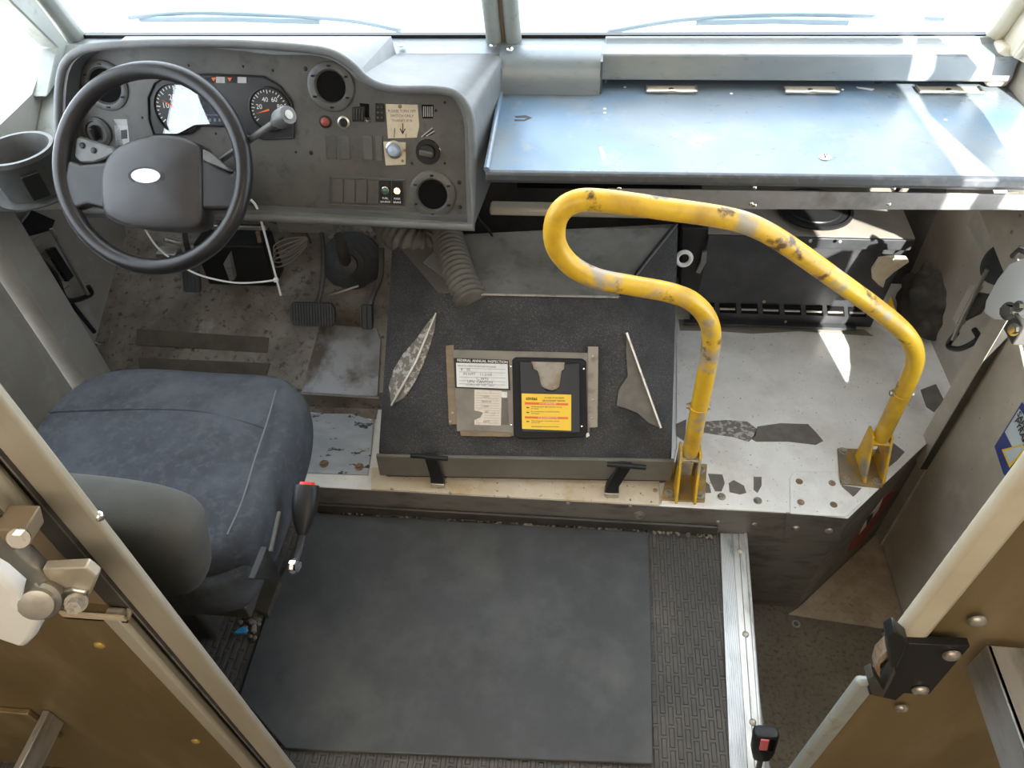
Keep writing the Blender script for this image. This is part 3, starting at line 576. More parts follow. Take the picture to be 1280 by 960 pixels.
for sc_, h0, h1, mi in ((1.28, .020, .0275, 0), (1.0, .027, .0300, 1)):
    b.prism([wF.at(c0_[0] + .029 * sc_ * math.cos(a), c0_[1] + .0135 * sc_ * math.sin(a), h1) for a in [2 * math.pi * k / 32 for k in range(32)]], wF.n * (h0 - h1), mi)
b.build('emblem', [black_m, silver_m], sw_)
# steering column with stalks
cl_ = thing('steering_column', 'dark steering column with gear lever stalk behind the steering wheel', 'steering column', wF.at(0, 0, -.1))
b = B(); b.cyl(wF.at(0, .0, -.035), wF.at(0, -.01, -.20), .055, .06, 24); b.cyl(wF.at(0, 0, -.2), wF.at(0, -.02, -.62), .022, seg=16); b.build('shroud', darkmetal_m, cl_)
g0 = wF.at(.06, .0, -.07); g1 = Yp(288, 192, 1.30); g2 = Yp(345, 152, 1.24)
b = B(); b.tube(catmull([g0, g1, g2], 6), .0062, 10); lv = b.build('gear_lever', dash_m, cl_)
g3 = Yp(374, 136, 1.21); e_ = (g3 - g2).normalized()
b = B(); b.lathe(g2 - e_ * .01, e_, [(.006, 0), (.012, .014), (.0165, .022), (.0175, .03), (.0175, .05), (.016, .054), (0, .054)], 24); b.build('lever_knob', dash_m, lv)
b = B(); b.lathe(g2 + e_ * .044, e_, [(.008, 0), (.008, .002), (0, .0025)], 20); b.build('end_button', greylabel_m, lv)
b = B(); b.box(Yp(292, 284, 1.40), (.16, .006, .012)); b.build('column_bracket', steel_m, cl_, bevel=.002)
# cup holder and its ledge ----------------------------------------------------
b = B(); b.prism([Vector((-1.3, 1.255, .775)), Zp(72, 252, .775), Vector((-1.10, 1.60, .775)), Vector((-1.3, 1.60, .775))], (0, 0, -.02)); struct(b.build('trim_15', pillar_m, bevel=.003))
b = B(); b.prism([(-1.3, 1.5, .79), (-1.14, 1.5, .78), (-1.12, 1.72, .93), (-1.3, 1.72, .93)], (0, .02, -.03)); struct(b.build('trim_16', pillar_m, bevel=.004))
cc_ = Zp(32, 235, .80); cc_.z = .776
cup = thing('cup_holder', 'round dark grey cup holder bolted to ledge left of the steering wheel', 'cup holder', cc_)
b = B(); b.lathe(cc_ + Vector((0, .03, 0)), UP, [(.058, 0), (.060, .01), (.070, .085), (.074, .09), (.074, .10), (.066, .10), (.063, .09), (.052, .012), (0, .010)], 40); b.build('cup_body', dash_m, cup)
b = B(); b.box(cc_ + Vector((.045, -.022, .045)), (.035, .02, .055), Matrix.Rotation(.75, 3, 'Z')); b.build('side_block', black_m, cup, bevel=.002)
b = B(); b.cyl(cc_ + Vector((0, .03, 0)), cc_ + Vector((0, .03, .004)), .083, seg=40); b.build('flange', dash_m, cup)

# ============================================================= ENGINE COVER
Av, Bv = Zp(472, 567, .20), Zp(840, 573, .20)
Cv = Yp(548, 366, 1.36); Dv = Pp(775, 371, Av, (Bv - Av).cross(Cv - Av).normalized())
Ev, Fv = Zp(490, 298, .50), Zp(848, 280, .52)
ec = thing('engine_cover', 'charcoal carpeted engine cover with torn corners in the cab centre', 'engine cover', ((Av + Bv) / 2).xy.to_3d() + Vector((0, .2, .1)))
b = B(); lo = lambda p, z=.102: Vector((p.x, p.y, z))
b.add([Av, Bv, Dv, Cv, Ev, Fv, lo(Ev), lo(Fv), lo(Av), lo(Bv)], [(0, 1, 2, 3), (0, 3, 4), (1, 5, 2), (0, 4, 6, 8), (1, 9, 7, 5), (0, 8, 9, 1)])
b.build('carpet_shell', carpet_m, ec, bevel=.012, seg=3, recalc=True)
b = B(); eps = Vector((0, -.003, .004)); b.prism([Cv + eps + Vector((.07, 0, 0)), Dv + eps, Fv + eps, Ev + eps + Vector((.15, .02, 0)), Ev + eps + Vector((.10, -.1, 0))], (0, .003, -.006)); b.build('top_panel', coverpanel_m, ec, bevel=.002)
b = B(); b.add([Cv + eps * .5, Ev + eps * .5, Ev + eps * .5 + Vector((.15, .02, 0)), Cv + eps * .5 + Vector((.07, 0, 0))], [(0, 1, 2, 3)]); b.build('carpet_flap', skirt_m, ec)
b = B(); b.tube([Cv + Vector((.08, -.006, .004)), Dv + Vector((-.004, -.006, .004))], .0028, 8); b.build('edge_strip', alu_m, ec)
b = B(); b.tube(catmull([Dv + Vector((0, -.004, .008)), Dv.lerp(Fv, .5) + Vector((-.004, 0, .008)), Fv + Vector((-.01, -.01, .008))], 5), .0035, 6); b.build('carpet_edge', black_m, ec)
# skirt
b = B(); s0, s1 = Vector((Av.x - .004, Av.y - .006, .197)), Vector((Bv.x + .006, Bv.y - .006, .197))
b.prism([s0, s1, s1 + Vector((0, -.008, -.068)), s0 + Vector((0, -.008, -.068))], (0, .01, 0)); b.build('skirt', skirt_m, ec, bevel=.003)
fN = (Bv - Av).cross(Cv - Av).normalized(); fN = -fN if fN.z < 0 else fN
def facet(P, Q, R_2):
    n = (Q - P).cross(R_2 - P).normalized(); return (P, -n if n.dot(Vector(CC) - P) < 0 else n)
FR = facet(Av, Bv, Cv); FL = facet(Av, Cv, Ev); FX = facet(Bv, Fv, Dv)
def onc(x, y, fs, off=.003):
    best = None; d = Vector(ray(x, y))
    for P, n in fs:
        q = Pp(x, y, P + n * off, n); t_ = (q - Vector(CC)).dot(d)
        if best is None or t_ > best[0]: best = (t_, q)
    return best[1]
def patch(pxs, ctr, fs, off, m, name, ridge=None):
    b = B(); top = [onc(x, y, fs, off) for x, y in pxs]; c = onc(*ctr, fs, off + .001); n = len(top); c2 = [p - Vector((0, -.004, .006)) for p in top]
    b.add(top + c2 + [c], [(i, (i + 1) % n, 2 * n) for i in range(n)] + [(i, (i + 1) % n, (i + 1) % n + n, i + n) for i in range(n)]); return b.build(name, m, ec)
patch([(489, 506), (486, 482), (492, 462), (504, 442), (520, 424), (534, 404), (545, 391), (543, 412), (537, 432), (530, 452), (518, 478), (505, 497)], (515, 450), (FR, FL), .005, chipedge_m, 'torn_patch')
patch([(783, 418), (794, 450), (806, 482), (819, 515), (825, 534), (810, 528), (797, 516), (784, 511), (771, 507), (773, 488), (785, 470), (783, 445)], (798, 490), (FR,), .004, chip_m, 'torn_patch')
b = B(); b.tube([onc(545, 391, (FR, FL), .009), onc(520, 452, (FR, FL), .012), onc(489, 507, (FR, FL), .009)], [.002, .004, .0025], 8); b.build('corner_trim', alu_m, ec, label='bright metal corner strip showing through torn carpet')
b = B(); b.tube([onc(783, 416, (FR,), .008), onc(804, 474, (FR,), .010), onc(826, 535, (FR,), .008)], .0036, 8); b.build('corner_trim', alu_m, ec, label='bright metal corner strip beside grey worn patch')
# two rubber latches
for k, (x, y, tw) in enumerate(((537, 572, 0.05), (783, 583, -.22))):
    p = Vector(Yp(x, y, Av.y - .03)); u_ = Vector((1, 0, 0)); 
    b = B(); pts = [p + Vector((-.043, 0, .004)), p + Vector((-.02, -.004, .009)), p + Vector((.02, -.004, .006)), p + Vector((.043, 0, -.001))]
    b.tube(catmull(pts, 4), .006, 10); lt = b.build('rubber_latch', black_m, ec)
    foot = Vector((p.x + tw * .12, 1.075, .118)); R3 = None
    b = B(); b.prism([p + Vector((-.014, 0, 0)), p + Vector((.014, 0, 0)), foot + Vector((.016, -.01, .028)), foot + Vector((.018, -.012, 0)), foot + Vector((-.018, -.012, 0)), foot + Vector((-.016, -.01, .028))], (0, .012, .004)); b.build('latch_strap', black_m, lt, bevel=.003)
    b = B(); b.box(foot + Vector((0, -.002, .0)), (.034, .026, .014)); b.build('latch_foot', steel_m, lt, bevel=.002)
# sill plate under the cover
q = [Zp(465, 585, .104), Zp(824, 597, .104), Zp(824, 631, .104), Zp(466, 605, .104)]
q[3].y = q[2].y = 1.048
b = B(); b.prism(q, (0, 0, .004)); b.prism([q[3], q[2], q[2] + Vector((0, 0, -.0)), q[3]], (0, -.002, .003))
sp = thing('sill_plate', 'stained tan metal sill plate below the engine cover latches', 'plate', (q[0] + q[2]) / 2)
b.v = b.v[:8]; b.f = b.f[:6]; b.m = b.m[:6]; b.build('plate', sill_m, sp, bevel=.001)
bolt(sp, Zp(819, 613, .108), UP, .006, .003, m=rust_m)
riF = Frame((0, 1.05, .05), (1, 0, 0), (0, 0, 1))
for x, y in ((490, 611), (563, 616), (636, 621), (710, 629), (788, 632), (897, 652), (943, 655)):
    bolt(sp, riF.px(x, y) , (0, -1, 0), .005, .003, name='rivet')
b = B(); b.bb(-1.28, .36, 1.0405, 1.0495, .0, .035); struct(b.build('trim_17', darkmetal_m, bevel=.003))
b = B()
for i in range(150):
    x = random.uniform(-.6, .36); b.box((x, 1.036 + random.uniform(-.004, .004), .004), (random.uniform(.004, .014), .006, .006), Matrix.Rotation(random.random() * 3, 3, 'Z'))
o = b.build('floor_debris', grit_m); tag(o, 'line of dirt crumbs along the foot of the metal riser', 'dirt'); o['kind'] = 'stuff'

# document holder on the cover -------------------------------------------------
cF = Frame(FR[0], (Bv - Av), (Cv - Av)); cF.n = FR[1]; cF.v = cF.n.cross(cF.u); cF.v = cF.v if cF.v.z > 0 else -cF.v
dh = thing('document_holder', 'metal plate with inspection card, torn slip and black pouch on engine cover', 'document holder', cF.px(650, 490))
def cb(pxs, c0, c1, name, m, parent=dh, bev=.0006, label=None):
    b = B(); b.fpoly(cF, pxs, c0, c1); return b.build(name, m, parent, bevel=bev, label=label)
cb([(566, 437), (735, 441), (737, 541), (642, 545), (571, 539)], .002, .008, 'backing_plate', M('dull_grey_plate', (.16, .155, .145), .45, .3, var=[((.11, .10, .09), 20, .45, .75, 6), ((.21, .195, .17), 6, .5, .8, 5)]))
cb([(557, 432), (567, 431), (571, 530), (561, 531)], .002, .007, 'side_strip', wood_m); cb([(735, 433), (748, 433), (747, 534), (735, 535)], .002, .009, 'side_strip', M('worn_grey_strip', (.26, .24, .21), .5, .3, var=[((.14, .12, .1), 40, .5, .7, 5)]))
cb([(575, 538), (638, 541), (639, 546), (576, 545)], .003, .012, 'wood_lath', wood_m)
cf = cb([(567, 447.5), (636, 450), (638, 488), (569, 485)], .008, .011, 'card_frame', black_m)
cd = cb([(570, 453.5), (634.5, 455), (635.5, 486), (571, 483.5)], .011, .0118, 'inspection_card', paper_m)
s2 = cF.sc(600, 470); b = B()
b.text('FEDERAL ANNUAL INSPECTION', cF, 603, 451.6, 4.4 * s2, .0116, 1, fat=.00012, rot=-.03)
for y, t1, x in ((458, 'VEHICLE IDENTIFICATION NUMBER', 596), (462, '8    05', 582), (468, 'IN NYT    11-2103', 597), (473.5, 'C. WYS', 603), (477.5, 'UFN  CANTON', 600), (481.5, 'LICENCE NO   4 07    NAO', 600)):
    b.text(t1, cF, x, y, (3.0 if len(t1) > 17 else 4.6) * s2, .0121, 0, rot=-.03)
for y in (460, 464.5, 471, 475.5, 479.5): b.fpoly(cF, [(574, y), (632, y + 1.6), (632, y + 1.9), (574, y + .3)], .0118, .0121, 0)
b.build('lettering', [ink_m, white_ink], cd)
sl = cb([(593, 487), (627, 488.5), (626, 532), (593, 531), (593, 525), (600, 522), (604, 516), (598, 514), (593, 513)], .008, .0092, 'paper_slip', slip_m, bev=0)
b = B()
for i in range(13):
    y = 491 + i * 3.1; x0_ = 595 if not 512 < y < 526 else 605; b.fpoly(cF, [(x0_, y), (624, y + .8), (624, y + 1.1), (x0_, y + .3)], .009, .0094, 1)
for y, t1 in ((496, 'CITY'), (502, 'VEHICLE'), (508, 'INSP'), (515, '103'), (527, 'DATE')): b.text(t1, cF, 608, y, 3.3 * s2, .0095, 0)
b.build('lettering', [ink_m, greyink_m], sl)
cb([(620, 489), (634, 490), (634, 497), (628, 497)], .008, .009, 'torn_scrap', paper_m, bev=0); cb([(627, 498), (635, 498), (636, 531), (627, 531)], .008, .009, 'glue_residue', chip_m, bev=0)
pblack = M('matt_black_plastic', (.018, .018, .021), .6, spec=.2)
pouch = cb([(640, 450), (644, 446.5), (728, 448.5), (733, 452), (734.5, 540), (730, 547), (650, 549), (642, 545)], .008, .016, 'pouch', pblack, bev=.003)
cb([(650, 452), (663, 452.5), (666, 456), (665, 460), (672, 464), (674, 472), (676, 482), (683, 488), (692, 489), (699, 484), (701, 472), (702, 464), (706, 461), (705, 455), (724, 454), (725, 541), (652, 540)], .016, .026, 'pouch_front', M('dark_blue_black_plastic', (.035, .038, .046), .5, spec=.25), parent=pouch, bev=.0015)
cb([(664, 452), (706, 453), (702, 484), (690, 488), (676, 484)], .016, .0175, 'pouch_window', M('tan_backing', (.26, .20, .14), .5, var=[((.33, .30, .27), 25, .4, .6, 3)]), parent=pouch, bev=0)
for x, y in ((638.5, 458), (729.5, 461), (639, 531), (727, 533)): bolt(dh, cF.px(x, y, .016), cF.n, .003, .0015, m=chrome_m, name='screw')
for x, y in ((563, 527), (565.5, 516), (741, 445), (740, 522), (741, 500)): bolt(dh, cF.px(x, y, .008), cF.n, .0036, .002, m=screw_m, name='screw')
ys = cb([(652, 491.8), (714, 493.4), (714, 538.4), (652.5, 536)], .026, .0272, 'yellow_sticker', ysign_m, parent=pouch, bev=0)
b = B(); bars = [([(656, 502.6), (710, 504.2), (710, 506.8), (656, 505.6)], 0), ([(656, 520.4), (710, 521.4), (710, 524), (656, 523)], 0)]
for q, mi in bars: b.fpoly(cF, q, .0272, .0276, mi)
b.text('cintas', cF, 664.5, 498.2, 6.2 * s2, .0276, 1, fat=.00028); b.text('IN CASE OF AN INJURY', cF, 693, 497.4, 2.3 * s2, .0276, 1, fat=.00005); b.text('OR ACCIDENT VEHICLE', cF, 692, 501, 2.6 * s2, .0276, 1, fat=.0001)
b.text('IF YOU ARE INVOLVED', cF, 685, 504.8, 2 * s2, .0279, 2); b.text('IN AN ACCIDENT DO THIS', cF, 685, 522.2, 2 * s2, .0279, 2)
for y, tx in ((508.4, 'Call the dispatcher right away before moving'), (510.8, 'the vehicle'), (514.4, 'Do not admit fault or discuss the accident'), (516.8, 'with anyone'), (526, 'Take photographs of all vehicles involved'), (528.2, 'and the road'), (533, 'keep this packet in the pouch at all times')):
    b.text(tx, cF, 664, y, 2.05 * s2, .0276, 1, align='LEFT', fat=.00004)
for y in (509.5, 515.5, 526.8): b.fpoly(cF, [(658, y - .6), (661.5, y - .5), (661.5, y + .7), (658, y + .6)], .0272, .0276, 1)
b.build('lettering', [osign_m, ink_m, white_ink], ys)
cb([(732, 541), (736, 540), (737, 545), (733, 547)], .004, .007, 'paint_speck', white_p, bev=0)

# ============================================================= FLOOR PIECES
# footwell: grip tapes, plate seam, right plate
dirf = Vector((0, .43, .193)).normalized(); ftF = Frame((-1, 1.32, .1715), (1, 0, 0), dirf)
b = B(); b.fpoly(ftF, [(376, 491), (472, 497), (476, 425), (470, 410), (400, 405)], 0, .0035); struct(b.build('floor', footplate_m, bevel=.001, org=(-.6, 1.3, .17)))
b = B(); b.tube([ftF.px(372, 491, .003), ftF.px(474, 497, .003)], .0035, 6); struct(b.build('trim_18', alu_m))
gp = 'grip tapes on the footwell floor'
for q, lb in (([(171, 411), (336, 422), (334, 441), (170, 431)], 'long dark grip tape strip nearer the pedals on footwell floor'), ([(173, 447), (338, 454), (332, 470), (174, 462)], 'dark grip tape strip just in front of the seat cushion')):
    b = B(); b.fpoly(ftF, q, 0, .0016); tag(b.build('grip_tape', tape_m), lb, 'grip tape', gp)
t = thing('kick_plate', 'chipped pale blue metal plate between seat and engine cover', 'plate', Zp(420, 560, .104))
b = B(); b.fpoly(platF, [(374, 514), (380, 516), (440, 517), (462, 524), (467, 530), (464, 566), (460, 593), (372, 590)], 0, .006); b.build('plate', blueish_m, t, bevel=.002)
for x, y in ((405, 580), (449, 584)): bolt(t, platF.px(x, y, .006), UP, .008, .008, m=rust_m, hexa=True)
for x, y in ((459, 562), (466, 526)): bolt(t, platF.px(x, y, .006), UP, .006, .003, m=screw_m)
b = B(); b.fpoly(platF, [(374, 498), (474, 504), (470, 524), (400, 516), (374, 514)], 0, .0015); struct(b.build('trim_19', foot_m))
# passenger platform skin: chips, dusty band, gusset plate
t = thing('platform_skin', 'white painted platform sheet with worn patches under the yellow handrail', 'floor plate', (.55, 1.4, .1))
b = B(); b.fpoly(platF, [(845, 400), (1095, 408), (1130, 425), (1168, 545), (1060, 648), (985, 641), (826, 630), (846, 560)], 0, .0022); b.build('sheet', white_m, t, bevel=.001)
def chip(pxs, m=chip_m, h=.0012): b = B(); b.fpoly(platF, pxs, .0018, .0022 + h * .6); return b.build('worn_patch', m, t)
chip([(878, 527), (908, 525), (935, 527), (946, 536), (944, 545), (936, 552), (915, 546), (880, 541)], chipedge_m)
chip([(947, 533), (975, 529), (1010, 530), (1020, 540), (1029, 551), (1020, 556), (985, 552), (945, 552), (940, 549)])
chip([(885, 592), (903, 593), (906, 604), (902, 614), (894, 614), (888, 602)]); chip([(911, 604), (917, 600), (930, 607), (933, 616), (925, 618), (912, 615)]); chip([(942, 596), (952, 596), (952, 607), (947, 616), (942, 612)])
chip([(1052, 606), (1077, 610), (1070, 618), (1063, 624), (1055, 620)]); chip([(1116, 553), (1131, 565), (1121, 576), (1108, 586), (1105, 584), (1113, 570)])
chip([(1151, 487), (1170, 480), (1180, 500), (1168, 515), (1158, 508)]); chip([(845, 530), (858, 524), (856, 552), (846, 545)])
chip([(848, 399), (960, 404), (1080, 412), (1092, 420), (1000, 414), (940, 417), (900, 414), (850, 413)], heatertop_m)
chip([(880, 600), (887, 606), (889, 616), (882, 616)])
for x, y in ((902, 621), (947, 626)): bolt(t, platF.px(x, y, .003), UP, .007, .006, m=screw_m, hexa=True)
t = thing('corner_gusset', 'folded white corner plate with four rusty bolts at the step edge', 'plate', Zp(1030, 620, .1))
b = B(); b.fpoly(platF, [(987, 598), (991, 591), (1000, 589), (1045, 589), (1052, 607), (1066, 620), (1078, 627), (1057, 646), (988, 641.5)], .001, .006); b.build('top_flange', white_m, t, bevel=.002)
b = B(); b.fpoly(riF, [(983, 642), (1054, 647), (1050, 677), (981, 671)], -.0005, .004); b.build('front_flange', riser_m, t, bevel=.001)
for x, y in ((999, 602), (1040, 604), (1001, 628), (1042, 631)): bolt(t, platF.px(x, y, .006), UP, .0085, .004, m=rust_m)
for x, y in ((995, 660), (1036, 663)): bolt(t, riF.px(x, y, .004), (0, -1, 0), .009, .006, m=screw_m)
t = thing('riser_bolt', 'pair of hex bolts on the riser right of the mat', 'bolts', riF.px(798, 648))
for x, y in ((799, 643), (797, 655)): bolt(t, riF.px(x, y), (0, -1, 0), .009, .008, m=screw_m, hexa=True)
# diagonal riser marks
dgF = Frame((.642, 1.05, 0), (.288, .275, 0), (0, 0, 1))
b = B(); b.fpoly(dgF, [(1112, 616), (1120, 615), (1100, 640), (1092, 655), (1072, 684), (1060, 690), (1066, 676), (1076, 664), (1090, 645), (1100, 628)], 0, .0015, 0)
b.fpoly(dgF, [(1094, 636), (1104, 622), (1098, 638), (1085, 655), (1074, 668), (1080, 655)], .0015, .0022, 1)
b.fpoly(dgF, [(1084, 648), (1092, 640), (1090, 648), (1083, 658)], .0022, .0028, 2)
tag(b.build('reflective_tape', [redtape_m, white_p, ink_m]), 'torn red and white reflective tape on the diagonal step riser', 'tape')
b = B(); pts = [(-1, 0)]
b.prism([Vector((.612, 1.05, 0)), Vector((.642, 1.05, 0)), Vector((.93, 1.325, 0)), Vector((.93, 1.355, 0))], (0, 0, .001)); 
# rubber mat
b = B(); q = [(395, 640), (480, 642), (700, 655), (798, 659), (803, 662), (809, 668), (811, 690), (814, 800), (816, 960)]
P = [floorF.px(x, y, .001) for x, y in q]; P = P[:8] + [floorF.px(816, 957, .001), floorF.px(358, 938, .001)]; P += [floorF.px(300, 872, .001), floorF.px(303, 862, .001), floorF.px(345, 735, .001)]
P = [Vector((p.x, min(p.y, 1.034), p.z)) for p in P]
b.prism(P, (0, 0, .008)); tag(b.build('rubber_mat', mat_m, bevel=.003, seg=2), 'large dusty black rubber mat lying on the cab floor', 'mat')
# threshold strip
t = thing('threshold_strip', 'ridged aluminium threshold strip with screws along the step well edge', 'trim strip', (.4, .7, 0))
def strip(xa, xb, name, z1, m, y0=-.6):
    b = B(); p = [floorF.px(xa[0], 667, z1), floorF.px(xb[0], 667, z1), floorF.px(xb[1], 960, z1), floorF.px(xa[1], 960, z1)]
    for i, j in ((0, 3), (1, 2)): d_ = p[j] - p[i]; p[j] = p[i] + d_ * ((y0 - p[i].y) / d_.y)
    b.prism(p, (0, 0, -z1)); return b, p
b, p = strip((900, 912), (915, 934), 'r', .004, alu_m); rd = b; rd.m = [1] * len(rd.m)
for i in range(11):
    f = (i + .5) / 11; a_, c_ = p[0].lerp(p[1], f), p[3].lerp(p[2], f); rd.tube([a_ + Vector((0, 0, .0005)), c_ + Vector((0, 0, .0005))], .0015, 5, mi=0)
rd.build('ridged_band', [alu_m, riser_m], t, sharp=60)
b, p = strip((915.5, 935), (932, 954), 'f', .0035, alu_m); b.tube([p[0].lerp(p[1], .45), p[3].lerp(p[2], .45)], .001, 5, mi=1); b.build('flat_band', [alu_m, riser_m], t)
b = B(); b.tube([p[1], p[2]], .004, 8); b.build('nosing', alu_m, t)
for x, y in ((925, 689), (932, 793), (941, 903)): bolt(t, floorF.px(x, y, .0035), UP, .0075, .004, m=screw_m)
# diamond plate
wellF = Frame((0, 1, -.349), (1, 0, 0), (0, 1, 0))
b = B(); dp = [(985, 768), (1113, 787), (1130, 755), (1180, 690), (1150, 650), (1060, 700)]
P = [wellF.px(985, 768, .002), wellF.px(1113, 787, .002), Vector((.93, 1.0, -.347)), Vector((.93, 1.32, -.347)), Vector((.642, 1.046, -.347))]
b.prism(P, (0, 0, -.003)); 
for i in range(16):
    for j in range(16):
        x = .62 + i * .024; y = 1.0 + j * .022
        if y < 1.02 - (x - .62) * .08 + .012 or x > .915 or y > 1.05 + (x - .642) * .9 - .01: continue
        sgn = 1 if (i + j) % 2 else -1; e = Vector((.0062, .0062 * sgn, 0)); c = Vector((x, y, -.3465)); b.tube([c - e, c, c + e], [.0008, .0026, .0008], 6)
b.build('floor', diamond_m, org=(.8, 1.1, -.35)); struct(bpy.data.objects[[o.name for o in bpy.data.objects if o.name.startswith('floor')][-1]])
for x, y, lb in ((995, 780, 'small metal ring nut lying on the gritty step floor'), (1108, 795, 'small metal ring lying beside the right bulkhead latch')):
    b = B(); c = wellF.px(x, y, .003); b.tube([c + Vector((math.cos(a) * .009, math.sin(a) * .009, 0)) for a in [k * math.pi / 8 for k in range(16)]], .0028, 6, closed=True); tag(b.build('ring_nut', steel_m), lb, 'nut')

# ============================================================= HANDRAIL
rO = Vector((.27, 1.12, .1)); rN = Vector((-.2, 1, 0)).normalized()
hr = thing('handrail', 'bent yellow tubular handrail looping over the passenger platform', 'handrail', rO)
pp = [(862, 570), (872, 520), (882, 470), (889, 430), (886, 402), (868, 379), (838, 366), (790, 357), (745, 348), (712, 330), (694, 303), (697, 270), (719, 252), (755, 251), (830, 261), (905, 272), (945, 284), (985, 307), (1050, 353), (1105, 393), (1134, 420), (1144, 444), (1138, 470), (1118, 512), (1100, 549)]
P = catmull([Pp(x, y, rO, rN) for x, y in pp], 5); b = B(); b.tube(P, .0192, 20); b.build('rail_tube', yellow_m, hr, sharp=80)
def railbase(tubepx, platepx, coll, fins):
    c = Pp(*tubepx, rO, rN)
    b = B(); b.fpoly(platF, platepx, .0015, .008); pb = b.build('base_plate', [M('rusty_yellow_plate', (.34, .22, .07), .5, .1, var=[((.20, .17, .13), 14, .42, .6, 6), ((.55, .33, .04), 30, .55, .75, 5)])], hr, bevel=.001)
    for dx in (-.022, .022):
        b = B(); x = c.x + dx; b.prism([(x - .003, c.y + .022, c.z + .02), (x - .003, c.y - .014, c.z + .02), (x - .003, c.y - .03, c.z - .01), (x - .003, c.y - .068, .114), (x - .003, c.y - .066, .107), (x - .003, c.y + .022, .107)], (.006, 0, 0)); b.build('gusset', yellow_m, hr, bevel=.0012)
    b = B(); b.bb(c.x - .024, c.x + .024, c.y - .022, c.y + .022, c.z - .004, c.z + .002); b.build('cap_plate', yellow_m, hr, bevel=.001)
    q = Pp(*coll, rO, rN); b = B(); tdir = UP; b.cyl(q - UP * .001, q + UP * .001, .0205, seg=24); cl = b.build('collar', yellow_m, hr)
    for s in (-1, 1): bolt(cl, q + Vector((s * .019, 0, 0)), (s, 0, 0), .006, .007, m=screw_m, hexa=True)
    for x, y in fins: bolt(pb, platF.px(x, y, .008), UP, .008, .006, m=screw_m, hexa=True)
railbase((862, 568), [(826, 624), (881, 627), (884, 580), (838, 577)], (873, 508), [(875, 619), (836, 617), (876, 588)])
railbase((1099, 548), [(1047, 560), (1051, 604), (1103, 609), (1113, 562)], (1127, 492), [(1054, 564), (1057, 600), (1097, 602)])

# ============================================================= SEAT
seat = thing('driver_seat', 'driver seat in dark blue-grey fabric with low backrest', 'seat', (-.83, .8, 0))
def cushion(cx, cy, hx, hy, z0, z1, n=3.2, dome=.02, taper=.0, N=44, wr=.004, sd=0):
    rings = []; prof = [(.90, z0), (.97, z0 + .02), (1.0, z0 + (z1 - z0) * .45), (1.0, z1 - .05), (.985, z1 - .025), (.95, z1 - .008), (.88, z1), (.7, z1 + dome * .5), (.45, z1 + dome * .85), (.2, z1 + dome), (.02, z1 + dome)]
    for s, z in prof:
        r = []
        for k in range(N):
            a = 2 * math.pi * k / N; c, q = math.cos(a), math.sin(a); rr = (abs(c) ** n + abs(q) ** n) ** (-1 / n)
            x = cx + hx * s * c * rr * (1 - taper * q * rr * .5); y = cy + hy * s * q * rr
            nz = mnoise.noise(Vector((x * 7 + sd, y * 7, z * 5))) * wr * 2
            zz = z + (nz if s < .99 else 0) + (.012 * abs((x - cx) / hx) ** 4 if s < .96 and z > z0 + .05 else 0)
            r.append(Vector((x + (nz if s >= .97 else 0), y, zz)))
        rings.append(r)
    return B().loft(rings)
cushion(-.825, .83, .275, .245, .34, .505, n=4.8, dome=.006, taper=.04).build('seat_cushion', fabric_m, seat, sharp=180, sub=1)
b = B(); pip = [(345, 488), (333, 530), (318, 575), (303, 625), (284, 668)]
b.tube(catmull([Zp(x, y, .512 + .004 * (i in (1, 2))) for i, (x, y) in enumerate(pip)], 5), .0016, 6); b.build('piping', piping_m, seat)
b = B(); b.tube(catmull([Zp(x, y, .508) for x, y in ((62, 515), (140, 512), (240, 513), (305, 527), (331, 535))], 5), .0032, 6); b.build('cross_seam', fabric_m, seat)
# rear skirt of the cover
cushion(-.79, .655, .225, .09, .34, .45, n=4, dome=.01, wr=.006, sd=4).build('rear_skirt', fabric_m, seat, sharp=180, sub=1)
# backrest: rounded slab
def slab(P0, u, v, n_, hu, hv, th, ex=3.2, N=40):
    rings = []
    for s, t_ in ((.86, -1), (.955, -.85), (1, -.4), (1, .4), (.955, .85), (.87, 1)):
        r = []
        for k in range(N):
            a = 2 * math.pi * k / N; c, q = math.cos(a), math.sin(a); rr = (abs(c) ** ex + abs(q) ** ex) ** (-1 / ex)
            r.append(P0 + u * (hu * (1 + .15 * q * rr) * s * c * rr) + v * (hv * s * q * rr) + n_ * (th * t_ + .012 * (1 - (c * rr) ** 2)))
        rings.append(r)
    ce = sum(rings[-1], Vector()) / N; cs = sum(rings[0], Vector()) / N
    rings.append([ce + (p - ce) * .5 + n_ * .004 for p in rings[-1]]); rings.append([ce + (p - ce) * .05 + n_ * .006 for p in rings[-2]])
    rings.insert(0, [cs + (p - cs) * .5 - n_ * .004 for p in rings[0]]); rings.insert(0, [cs + (p - cs) * .05 - n_ * .006 for p in rings[1]])
    return B().loft(rings)
vv = Vector((0, -.10, 1)).normalized(); slab(Vector((-.788, .525, .680)), Vector((1, 0, 0)), vv, Vector((0, 1, .1)).normalized(), .262, .125, .042, 7).build('backrest', fabric2_m, seat, sharp=180, sub=1)
b = B(); b.bb(-1.02, -.80, .68, 1.0, .0, .34); b.build('pedestal', darkmetal_m, seat, bevel=.01)
b = B(); b.bb(-1.04, -.60, .60, 1.02, .30, .34); b.build('slide_rail', darkmetal_m, seat, bevel=.003)
bk = Xp(345, 700, -.575)
b = B(); b.prism([Xp(334, 683, -.525), Xp(346, 706, -.525), Xp(352, 726, -.525), Xp(318, 724, -.525)], (-.012, 0, 0)); b.build('hinge_bracket', black_m, seat, bevel=.002)
b = B(); b.tube([Xp(349, 640, -.535), Xp(338, 690, -.53)], .004, 8); b.build('recliner_rod', darkmetal_m, seat)
